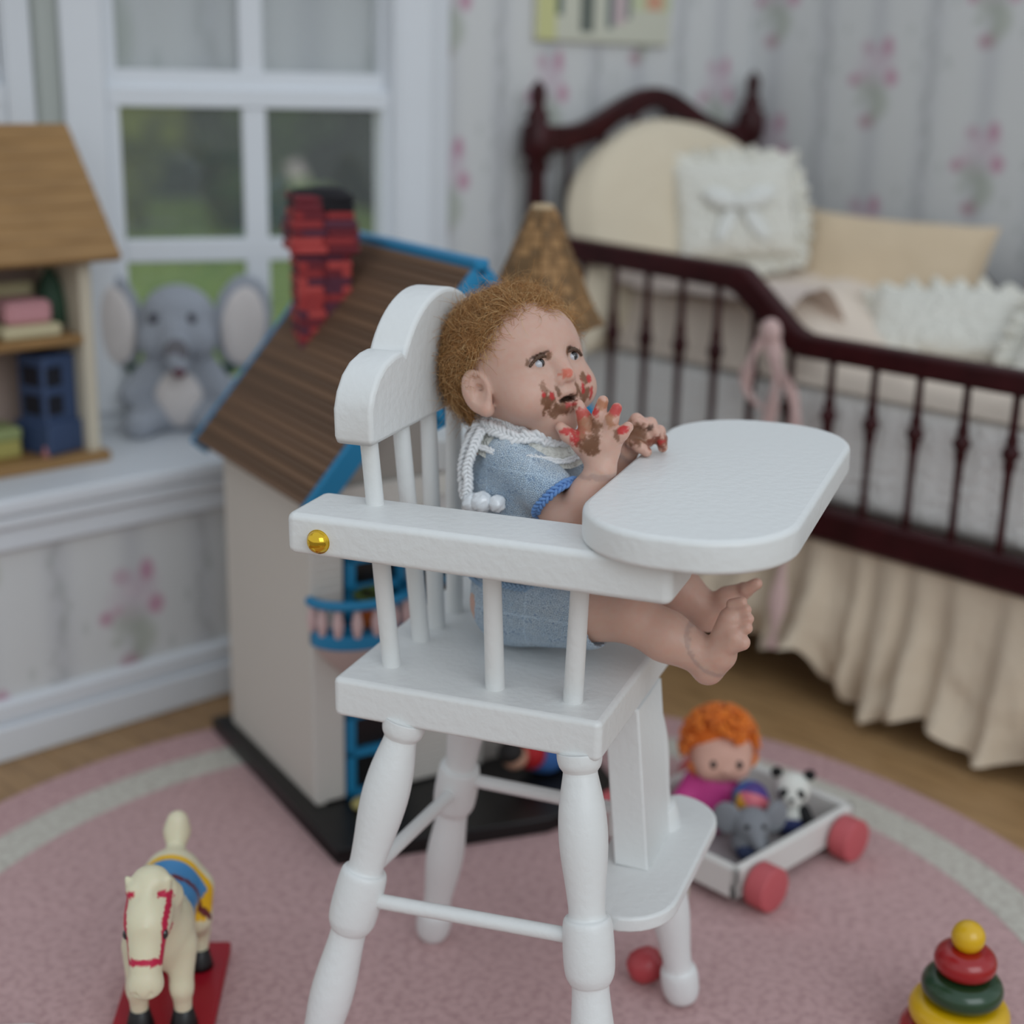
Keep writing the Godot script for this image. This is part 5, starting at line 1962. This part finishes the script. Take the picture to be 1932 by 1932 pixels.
	rbox("plinth", Vector3(-0.045, 0.0, -0.034), Vector3(0.045, 0.055, 0.046), navy, n, 0.003)
	for y in [0.085, 0.135]:
		rbox("opening", Vector3(-0.02, y - 0.016, 0.036), Vector3(0.022, y + 0.018, 0.0415), hole, n, 0.0)
		rbox("opening", Vector3(0.031, y - 0.016, 0.004), Vector3(0.0365, y + 0.018, 0.036), hole, n, 0.0)
	var s := thing("toy_box", "pale green and yellow toy box on the lower shelf at the left edge", "toy box", room * Transform3D(Basis.IDENTITY, Vector3(-1.30, 0.458, -0.015)))
	rbox("box", Vector3(-0.03, 0.0, -0.035), Vector3(0.035, 0.030, 0.04), mat(Color(0.66, 0.63, 0.36), 0.7), s, 0.003)
	rbox("lid", Vector3(-0.032, 0.030, -0.037), Vector3(0.037, 0.052, 0.042), mat(Color(0.56, 0.60, 0.40), 0.7), s, 0.004)
	var f2 := thing("toy_figure", "tiny pink figure at the foot of the navy toy cabinet", "toy figure", room * Transform3D(Basis.IDENTITY, Vector3(-1.245, 0.458, -0.088)))
	var g3 := Geo.new()
	g3.lathe([Vector2(0.0, 0.0), Vector2(0.011, 0.0), Vector2(0.007, 0.018), Vector2(0.003, 0.024), Vector2(0.0, 0.024)], 14)
	obj("dress", g3, mat(Color(0.78, 0.52, 0.52), 0.7), f2)
	g3 = Geo.new()
	g3.ell(Vector3(0, 0.029, 0), Vector3.ONE * 0.006, Basis.IDENTITY, 12, 8)
	obj("head", g3, mat(Color(0.82, 0.66, 0.58), 0.7), f2)

func fuzzy(at_: Vector3, r: Vector3, b := Basis.IDENTITY, amp := 0.05, f := 0.9) -> Geo:
	var n := FastNoiseLite.new()
	n.frequency = f
	var g := Geo.new()
	g.ell(at_, r, b, 40, 26, n, amp)
	return g

func make_elephant() -> void:
	var base := room * Vector3(-1.345, 0.440, -0.415)
	var t := thing("plush_elephant", "grey plush elephant with big white lined ears sitting on the window seat", "plush elephant", face_to(base, Vector3(-0.35, 0, 1.485)))
	var grey := mat(Color(0.66, 0.68, 0.72), 0.95, {"sheen": 0.7, "bump": noise_tex(0.06), "depth": 0.5, "scale": 5.0})
	var pale := mat(Color(0.90, 0.87, 0.86), 0.95, {"sheen": 0.6, "bump": noise_tex(0.06), "depth": 0.4, "scale": 5.0})
	var dark := mat(Color(0.30, 0.30, 0.33), 0.9)
	# body with arms and legs as one skin
	var b := Blend.new()
	b.ell(Vector3(0, 0.075, 0), Vector3(0.070, 0.085, 0.060), Basis.IDENTITY, 0.02)
	for s in [-1.0, 1.0]:
		b.cap(Vector3(s * 0.045, 0.128, 0.02), Vector3(s * 0.088, 0.075, 0.045), 0.026, 0.024, 0.015)
		b.cap(Vector3(s * 0.040, 0.034, 0.02), Vector3(s * 0.072, 0.027, 0.085), 0.034, 0.028, 0.015)
	b.ell(Vector3(0, 0.210, 0.010), Vector3(0.072, 0.068, 0.062), Basis.IDENTITY, 0.02)
	b.cap(Vector3(0, 0.195, 0.060), Vector3(0.004, 0.160, 0.090), 0.028, 0.021, 0.015)
	b.cap(Vector3(0.004, 0.160, 0.090), Vector3(0.010, 0.138, 0.098), 0.021, 0.018, 0.012)
	for s in [-1.0, 1.0]:
		b.ball(Vector3(s * 0.045, 0.178, 0.045), 0.030, 0.02)
	var g := Geo.new()
	b.mesh_into(g, 0.0065)
	obj("body", g, grey, t)
	for s in [-1.0, 1.0]:
		var eb := Basis(Vector3.UP, s * 0.25) * Basis(Vector3.BACK, s * -0.12)
		var ear := obj("ear", fuzzy(Vector3(s * 0.118, 0.205, -0.005), Vector3(0.056, 0.090, 0.016), eb), grey, t)
		obj("ear_lining", fuzzy(Vector3(s * 0.120, 0.200, 0.006), Vector3(0.042, 0.074, 0.013), eb, 0.03), pale, ear)
		g = Geo.new()
		g.ell(Vector3(s * 0.034 - 0.004, 0.222, 0.064), Vector3(0.0095, 0.0105, 0.006), Basis.IDENTITY, 16, 10)
		obj("eye", g, dark, t)
	obj("belly", fuzzy(Vector3(0.0, 0.070, 0.026), Vector3(0.052, 0.062, 0.044), Basis.IDENTITY, 0.03), pale, t)
	g = Geo.new()
	g.ell(Vector3(0.010, 0.130, 0.112), Vector3(0.012, 0.010, 0.006), Basis.IDENTITY, 14, 10)
	obj("trunk_tip", g, mat(Color(0.38, 0.20, 0.24), 0.8), t)
	g = Geo.new()
	g.ell(Vector3(0.006, 0.168, 0.104), Vector3(0.022, 0.024, 0.009), Basis.IDENTITY, 16, 10)
	obj("trunk_patch", g, mat(Color(0.44, 0.43, 0.45), 0.9), t)
	# green bow at its neck
	for s in [-1.0, 1.0]:
		g = Geo.new()
		g.ell(Vector3(s * 0.085, 0.115, 0.0), Vector3(0.020, 0.014, 0.008), Basis(Vector3.BACK, s * 0.4), 14, 8)
		obj("bow_loop", g, mat(Color(0.14, 0.30, 0.18), 0.7), t)

func make_cart() -> void:
	# x along the wheeled side, z out of it; the near bottom corner is at the origin
	var fr := Transform3D(Basis(Vector3(0.714, 0, -0.70), Vector3.UP, Vector3(0.70, 0, 0.714)), Vector3(0.326, 0, -0.298))
	var t := thing("pull_cart", "white wooden pull cart with pink wheels, full of small toys", "pull cart", fr)
	var w := 0.245
	var L := 0.29
	var wall := mat(Color(0.86, 0.85, 0.83), 0.5)
	rbox("floor_board", Vector3(0.005, 0.018, -w + 0.005), Vector3(L - 0.005, 0.026, -0.005), mat(Color(0.62, 0.60, 0.60), 0.6), t, 0.002)
	for q in [[0, L, -0.014, 0.0], [0, L, -w, -w + 0.014], [0, 0.014, -w, 0.0], [L - 0.014, L, -w, 0.0]]:
		rbox("side_board", Vector3(q[0], 0.016, q[2]), Vector3(q[1], 0.066, q[3]), wall, t, 0.004)
	var pink := mat(Color(0.77, 0.36, 0.38), 0.55)
	for q in [[0.042, 0.004, 1.0], [0.245, 0.004, 1.0], [0.042, -w - 0.004, -1.0], [0.245, -w - 0.004, -1.0]]:
		var g := Geo.new()
		g.at(Transform3D(Basis(Vector3.RIGHT, PI / 2 * q[2]), Vector3(q[0], 0.0328, q[1])))
		g.lathe([Vector2(0.0, 0.0), Vector2(0.029, 0.0), Vector2(0.0325, 0.003), Vector2(0.0325, 0.030), Vector2(0.0295, 0.033), Vector2(0.0, 0.033)], 28)
		obj("wheel", g, pink, t)
	make_cart_toys(fr)

func make_cart_toys(fr: Transform3D) -> void:
	# the doll with orange curls
	var at_ := Vector3(0.312, 0.026, -0.50)
	var face := face_to(at_, Vector3(0.35, 0, 1.485))
	var t := thing("curly_doll", "doll with bright orange curls and magenta top sitting in the pull cart", "doll", face)
	var b := Blend.new()
	b.ell(Vector3(0.012, 0.122, 0.004), Vector3(0.048, 0.044, 0.044), Basis.IDENTITY, 0.01)
	for s in [-1.0, 1.0]:
		b.ball(Vector3(0.012 + s * 0.022, 0.110, 0.030), 0.018, 0.012)
	b.ball(Vector3(0.014, 0.112, 0.050), 0.005, 0.006)
	b.cap(Vector3(0.006, 0.09, 0), Vector3(0.0, 0.05, 0), 0.014, 0.03, 0.01)
	var g := Geo.new()
	b.mesh_into(g, 0.005)
	obj("body", g, mat(Color(0.83, 0.65, 0.58), 0.6), t)
	for s in [-1.0, 1.0]:
		g = Geo.new()
		g.ell(Vector3(0.014 + s * 0.019, 0.121, 0.0455), Vector3(0.0055, 0.0075, 0.004), Basis.IDENTITY, 14, 8)
		obj("eye", g, mat(Color(0.09, 0.08, 0.08), 0.2), t)
	g = Geo.new()
	var orange := mat(Color.WHITE, 0.75, {"vcol": true, "sheen": 0.4})
	var r := RandomNumberGenerator.new()
	r.seed = 77
	for k in 330:
		var d := Vector3(r.randfn(), r.randfn() + 0.25, r.randfn() - 0.35).normalized()
		if d.z > 0.45 and d.y < 0.42:
			continue
		if d.y < -0.75:
			continue
		g.col = lin(0.94, 0.52, 0.10).lerp(lin(0.80, 0.36, 0.06), r.randf() * 0.7)
		var o := Vector3(0.010, 0.134, -0.002) + d * Vector3(0.050, 0.050, 0.048)
		var u := d.cross(Vector3(0.3, 1, 0.2)).normalized()
		var v := d.cross(u)
		var curl := []
		for i in 9:
			var a := TAU * i / 6.0 + k
			curl.append(o + (u * cos(a) + v * sin(a)) * 0.0052 + d * (0.0013 * i))
		g.tube(curl, 0.0021, 5)
	obj("hair", g, orange, t).set_meta("kind", "stuff")
	obj("hair_cap", fuzzy(Vector3(0.010, 0.135, -0.010), Vector3(0.051, 0.050, 0.046)), mat(Color(0.82, 0.40, 0.08), 0.8), t)
	b = Blend.new()
	b.cap(Vector3(-0.004, 0.072, 0.0), Vector3(-0.006, 0.022, 0.0), 0.030, 0.040, 0.02)
	b.cap(Vector3(-0.026, 0.070, 0.004), Vector3(-0.055, 0.035, 0.028), 0.017, 0.016, 0.014)
	b.cap(Vector3(0.024, 0.070, 0.010), Vector3(0.050, 0.052, 0.030), 0.016, 0.015, 0.014)
	g = Geo.new()
	b.mesh_into(g, 0.005)
	obj("top", g, mat(Color(0.76, 0.22, 0.52), 0.6), t)
	# a ball of blue, teal, yellow and pink panels
	t = thing("toy_ball", "small blue ball with teal, yellow and pink panels by the magenta doll", "ball", Transform3D(Basis(Vector3.UP, 0.5), Vector3(0.366, 0.093, -0.455)))
	var cols := [Color(0.25, 0.45, 0.72), Color(0.28, 0.50, 0.78), Color(0.12, 0.45, 0.52), Color(0.85, 0.62, 0.20), Color(0.80, 0.40, 0.45), Color(0.30, 0.22, 0.50)]
	for k in 6:
		g = Geo.new()
		var rows := []
		for j in 13:
			var row := PackedVector3Array()
			for i in 7:
				var a := -(TAU * (k + i / 6.0) / 6.0)
				var f := -PI / 2 + PI * j / 12
				row.append(Basis(Vector3.BACK, 0.9) * Vector3(cos(f) * cos(a), sin(f), cos(f) * sin(a)) * 0.0275)
			rows.append(row)
		g.grid(rows, false)
		obj("panel", g, mat(cols[k], 0.45), t)
	# little grey plush
	var gp := face_to(Vector3(0.362, 0.026, -0.415), Vector3(0.5, 0, 1.485))
	t = thing("grey_plush", "little grey plush with round ears at the front of the pull cart", "plush toy", gp)
	var grey := mat(Color(0.50, 0.51, 0.53), 0.95, {"sheen": 0.5})
	b = Blend.new()
	b.ell(Vector3(0, 0.020, 0), Vector3(0.028, 0.024, 0.028), Basis.IDENTITY, 0.01)
	b.ell(Vector3(0, 0.052, 0.004), Vector3(0.027, 0.024, 0.025), Basis.IDENTITY, 0.012)
	b.cap(Vector3(0, 0.048, 0.024), Vector3(0.006, 0.030, 0.040), 0.011, 0.008, 0.01)
	g = Geo.new()
	b.mesh_into(g, 0.0045)
	obj("body", g, grey, t)
	for s in [-1.0, 1.0]:
		obj("ear", fuzzy(Vector3(s * 0.036, 0.058, -0.002), Vector3(0.021, 0.025, 0.007), Basis(Vector3.UP, s * 0.4)), grey, t)
		g = Geo.new()
		g.ell(Vector3(s * 0.012, 0.058, 0.027), Vector3.ONE * 0.0038, Basis.IDENTITY, 10, 8)
		obj("eye", g, mat(Color(0.07, 0.07, 0.07), 0.3), t)
	g = Geo.new()
	g.ell(Vector3(0.0, 0.014, 0.016), Vector3(0.024, 0.016, 0.022), Basis.IDENTITY, 16, 10)
	obj("trousers", g, mat(Color(0.20, 0.24, 0.36), 0.8), t)
	# panda
	t = thing("plush_panda", "small black and white plush panda at the back of the pull cart", "plush toy", face_to(Vector3(0.432, 0.026, -0.485), Vector3(0.1, 0, 1.485)))
	var wht := mat(Color(0.86, 0.86, 0.83), 0.9, {"sheen": 0.4})
	var blk := mat(Color(0.08, 0.08, 0.085), 0.85)
	b = Blend.new()
	b.ell(Vector3(0, 0.026, 0), Vector3(0.024, 0.026, 0.022), Basis.IDENTITY, 0.008)
	b.ell(Vector3(0, 0.072, 0.004), Vector3(0.027, 0.026, 0.024), Basis.IDENTITY, 0.008)
	b.ell(Vector3(0, 0.063, 0.024), Vector3(0.013, 0.010, 0.009), Basis.IDENTITY, 0.008)
	g = Geo.new()
	b.mesh_into(g, 0.0042)
	obj("body", g, wht, t)
	for s in [-1.0, 1.0]:
		obj("ear", fuzzy(Vector3(s * 0.024, 0.094, -0.002), Vector3(0.009, 0.009, 0.005)), blk, t)
		obj("eye_patch", fuzzy(Vector3(s * 0.012, 0.074, 0.0245), Vector3(0.0065, 0.0085, 0.004), Basis(Vector3.BACK, s * 0.4)), blk, t)
		g = Geo.new()
		g.tube([Vector3(s * 0.018, 0.042, 0.006), Vector3(s * 0.030, 0.022, 0.018)], 0.010, 12)
		obj("arm", g, blk, t)
	g = Geo.new()
	g.ell(Vector3(0, 0.068, 0.033), Vector3(0.0045, 0.003, 0.003), Basis.IDENTITY, 10, 8)
	obj("nose", g, blk, t)
	g = Geo.new()
	g.ell(Vector3(0, 0.018, 0.004), Vector3(0.027, 0.018, 0.026), Basis.IDENTITY, 16, 10)
	obj("trousers", g, mat(Color(0.16, 0.20, 0.38), 0.8), t)

func make_horse() -> void:
	var t := thing("toy_horse", "cream toy horse with red bridle and blue and yellow saddle cloth on red stand", "toy horse", Transform3D(Basis(Vector3.UP, 0.07).scaled(Vector3.ONE * 1.16), Vector3(-0.400, 0, -0.055)))
	# z is forward
	var ivory := mat(Color.WHITE, 0.38, {"vcol": true, "sss": 0.15})
	var red := mat(Color(0.62, 0.04, 0.13), 0.35)
	var g := Geo.new()
	g.plate(round_rect(-0.052, 0.052, -0.105, 0.105, 0.004), 0.0, 0.012, 0.002)
	g.at(Transform3D.IDENTITY)
	obj("stand", g, red, t)
	var b := Blend.new()
	# trunk, deep chest, quarters
	b.ell(Vector3(0, 0.113, 0.030), Vector3(0.034, 0.040, 0.038), Basis.IDENTITY, 0.012)
	b.ell(Vector3(0, 0.118, -0.012), Vector3(0.032, 0.034, 0.046), Basis.IDENTITY, 0.015)
	b.ell(Vector3(0, 0.121, -0.052), Vector3(0.033, 0.035, 0.034), Basis.IDENTITY, 0.015)
	# neck and head, bowed to look down
	b.cap(Vector3(0, 0.128, 0.042), Vector3(0, 0.168, 0.074), 0.029, 0.022, 0.014)
	b.ell(Vector3(0, 0.166, 0.088), Vector3(0.0215, 0.024, 0.024), Basis.IDENTITY, 0.010)
	b.cap(Vector3(0, 0.158, 0.096), Vector3(0, 0.118, 0.114), 0.0195, 0.0150, 0.010)
	b.ell(Vector3(0, 0.109, 0.116), Vector3(0.0175, 0.0145, 0.0150), Basis.IDENTITY, 0.006)
	for s in [-1.0, 1.0]:
		b.cap(Vector3(s * 0.014, 0.182, 0.078), Vector3(s * 0.020, 0.200, 0.076), 0.0065, 0.0030, 0.005)
		# fore leg
		b.chain([Vector3(s * 0.021, 0.100, 0.038), Vector3(s * 0.022, 0.058, 0.048), Vector3(s * 0.022, 0.030, 0.046)], [0.017, 0.0105, 0.0088], 0.008)
		# hind leg with stifle forward and hock behind
		b.chain([Vector3(s * 0.022, 0.112, -0.052), Vector3(s * 0.024, 0.084, -0.040), Vector3(s * 0.024, 0.054, -0.066), Vector3(s * 0.024, 0.028, -0.060)], [0.022, 0.0165, 0.0105, 0.0090], 0.008)
		b.ball(Vector3(s * 0.007, 0.106, 0.1275), 0.0022, 0.002, -1.0)
	# mane and forelock in lumps, tail
	for k in 6:
		var u := k / 5.0
		b.ell(Vector3(0.006 * sin(k * 2.0), lerpf(0.193, 0.146, u), lerpf(0.070, 0.020, u)), Vector3(0.017, 0.0135, 0.0125), Basis.IDENTITY, 0.004)
		b.ell(Vector3(0.016 + 0.004 * sin(k * 1.3), lerpf(0.180, 0.136, u), lerpf(0.066, 0.030, u)), Vector3(0.0105, 0.014, 0.011), Basis.IDENTITY, 0.004)
	b.cap(Vector3(0, 0.192, 0.084), Vector3(0.001, 0.168, 0.110), 0.0085, 0.0045, 0.004)
	b.ell(Vector3(0.002, 0.196, 0.072), Vector3(0.018, 0.014, 0.016), Basis.IDENTITY, 0.004)
	b.ell(Vector3(-0.010, 0.190, 0.082), Vector3(0.011, 0.010, 0.010), Basis.IDENTITY, 0.003)
	b.chain([Vector3(0, 0.142, -0.078), Vector3(0, 0.158, -0.092), Vector3(0.001, 0.170, -0.093)], [0.009, 0.0130, 0.0115], 0.008)
	g = Geo.new()
	var paint := func(p: Vector3) -> Color:
		var c := Color(0.87, 0.84, 0.72)
		var away := Vector2(p.y - 0.121, p.x).length()
		# saddle cloth: yellow under blue, zigzag lower edge
		if p.z > -0.046 and p.z < 0.012 and p.y > 0.085 and away > 0.02:
			var edge := 0.100 + 0.010 * absf(fposmod(p.z * 38.0, 2.0) - 1.0)
			if p.y > edge - 0.012:
				c = Color(0.90, 0.70, 0.05)
			if p.y > edge + 0.012 and p.z > -0.038:
				c = Color(0.26, 0.52, 0.72)
			if absf(p.z - (-0.018 + (p.y - 0.13) * 0.35)) < 0.0035:
				c = Color(0.40, 0.13, 0.14)
		# bridle
		if p.z > 0.074 and p.y > 0.095:
			var along := (Vector2(p.y, p.z) - Vector2(0.176, 0.088)).dot(Vector2(-0.90, 0.42))
			if absf(along - 0.050) < 0.0035:
				c = Color(0.76, 0.13, 0.28)
			if absf(absf(p.x) - lerpf(0.0200, 0.0165, clampf(along / 0.05, 0, 1))) < 0.0022 and along > -0.014 and along < 0.052:
				c = Color(0.76, 0.13, 0.28)
			if absf(along + 0.012) < 0.003 and absf(p.x) > 0.010:
				c = Color(0.76, 0.13, 0.28)
		return c.srgb_to_linear()
	b.mesh_into(g, 0.0026, paint)
	obj("body", g, ivory, t)
	for s in [-1.0, 1.0]:
		g = Geo.new()
		g.ell(Vector3(s * 0.0178, 0.156, 0.1035), Vector3(0.0038, 0.0055, 0.0042), Basis(Vector3.UP, s * 0.6), 14, 10)
		obj("eye", g, mat(Color(0.05, 0.05, 0.055), 0.1, {"coat": 1.0}), t)
	var hoof := mat(Color(0.07, 0.065, 0.07), 0.4)
	for q in [[-0.022, 0.046], [0.022, 0.046], [-0.024, -0.058], [0.024, -0.058]]:
		g = Geo.new()
		g.at(Transform3D(Basis.IDENTITY, Vector3(q[0], 0.012, q[1])))
		g.lathe([Vector2(0.0, 0.0), Vector2(0.0145, 0.0), Vector2(0.0135, 0.005), Vector2(0.0098, 0.021), Vector2(0.0, 0.022)], 18)
		obj("hoof", g, hoof, t)

func make_picture() -> void:
	var im := Image.create(256, 128, false, Image.FORMAT_RGB8)
	im.fill(Color(0.80, 0.80, 0.74))
	for q in [[0, 0, 34, 128, Color(0.80, 0.80, 0.58)], [34, 0, 12, 96, Color(0.36, 0.42, 0.40)], [78, 60, 26, 56, Color(0.40, 0.43, 0.40)], [128, 0, 14, 110, Color(0.45, 0.49, 0.48)], [142, 0, 22, 104, Color(0.78, 0.70, 0.71)], [166, 0, 10, 96, Color(0.48, 0.50, 0.50)], [178, 0, 78, 84, Color(0.78, 0.80, 0.66)], [206, 48, 34, 34, Color(0.82, 0.62, 0.52)]]:
		im.fill_rect(Rect2i(q[0], q[1], q[2], q[3]), q[4])
	var m := mat(Color.WHITE, 0.7, {"tex": ImageTexture.create_from_image(im)})
	var g := Geo.new()
	var k := g.v.size()
	for q in [[0, 0], [1, 0], [1, 1], [0, 1]]:
		g.put(Vector3(-1.186, 1.178 + 0.20 * q[1], lerpf(-1.185, -1.600, q[0])), Vector2(q[0], 1.0 - q[1]))
	g.quad(k, k + 1, k + 2, k + 3)
	var t := thing("wall_picture", "small cream picture with yellow and dark shapes cut off by the top edge", "picture", room)
	rbox("board", Vector3(-1.200, 1.176, -1.602), Vector3(-1.1862, 1.380, -1.183), mat(Color(0.80, 0.79, 0.72), 0.7), t, 0.003)
	obj("print", g, m, t)

func make_stacker() -> void:
	var t := thing("stacking_toy", "wooden stacking toy of red, green and yellow rings topped by a yellow ball", "stacking toy", Transform3D(Basis.IDENTITY.scaled(Vector3.ONE * 1.12), Vector3(0.551, 0, -0.014)))
	var red := mat(Color(0.62, 0.06, 0.08), 0.25, {"coat": 0.5})
	var yellow := mat(Color(0.86, 0.68, 0.03), 0.3, {"coat": 0.4})
	var green := mat(Color(0.10, 0.24, 0.13), 0.25, {"coat": 0.5})
	for q in [[0.0, 0.030, 0.060, red], [0.030, 0.030, 0.0525, yellow], [0.060, 0.031, 0.0425, green], [0.091, 0.031, 0.0325, red]]:
		var g := Geo.new()
		g.at(Transform3D(Basis.IDENTITY, Vector3(0, q[0], 0)))
		var pr := [Vector2(0.004, 0.0)]
		for i in 13:
			var a := -PI / 2 + PI * i / 12
			pr.append(Vector2(q[2] - 0.5 * q[1] * (1.0 - cos(a)), 0.5 * q[1] * (1.0 + sin(a))))
		pr.append(Vector2(0.004, q[1]))
		g.lathe(pr, 44)
		obj("ring", g, q[3], t)
	var g := Geo.new()
	g.at(Transform3D(Basis.IDENTITY, Vector3(0, 0.135, 0)))
	g.ell(Vector3(0, 0, 0), Vector3.ONE * 0.0175, Basis.IDENTITY, 30, 20)
	obj("ball", g, yellow, t)
	g = Geo.new()
	g.tube([Vector3(0, 0.003, 0), Vector3(0, 0.12, 0)], 0.0038, 10)
	obj("peg", g, yellow, t)

func make_cord() -> void:
	var t := thing("bead_pull", "red wooden bead on the end of a pull cord behind the chair leg", "pull bead", Transform3D(Basis.IDENTITY, Vector3(0.189, 0, -0.135)))
	var g := Geo.new()
	g.at(Transform3D(Basis(Vector3.BACK, -1.1), Vector3(0, 0.0225, 0)))
	g.lathe([Vector2(0.004, -0.0225), Vector2(0.013, -0.0215), Vector2(0.0215, -0.012), Vector2(0.023, 0.0), Vector2(0.0215, 0.012), Vector2(0.013, 0.0215), Vector2(0.004, 0.0225)], 28)
	obj("bead", g, mat(Color(0.70, 0.26, 0.28), 0.4), t)
	g = Geo.new()
	g.tube(smooth_path([Vector3(0.010, 0.030, -0.004), Vector3(0.028, 0.034, -0.010), Vector3(0.035, 0.004, -0.03), Vector3(0.04, 0.0025, -0.09), Vector3(0.065, 0.0025, -0.15), Vector3(0.083, 0.022, -0.245)], 6), 0.0022, 8)
	obj("cord", g, mat(Color(0.80, 0.76, 0.68), 0.9), t)
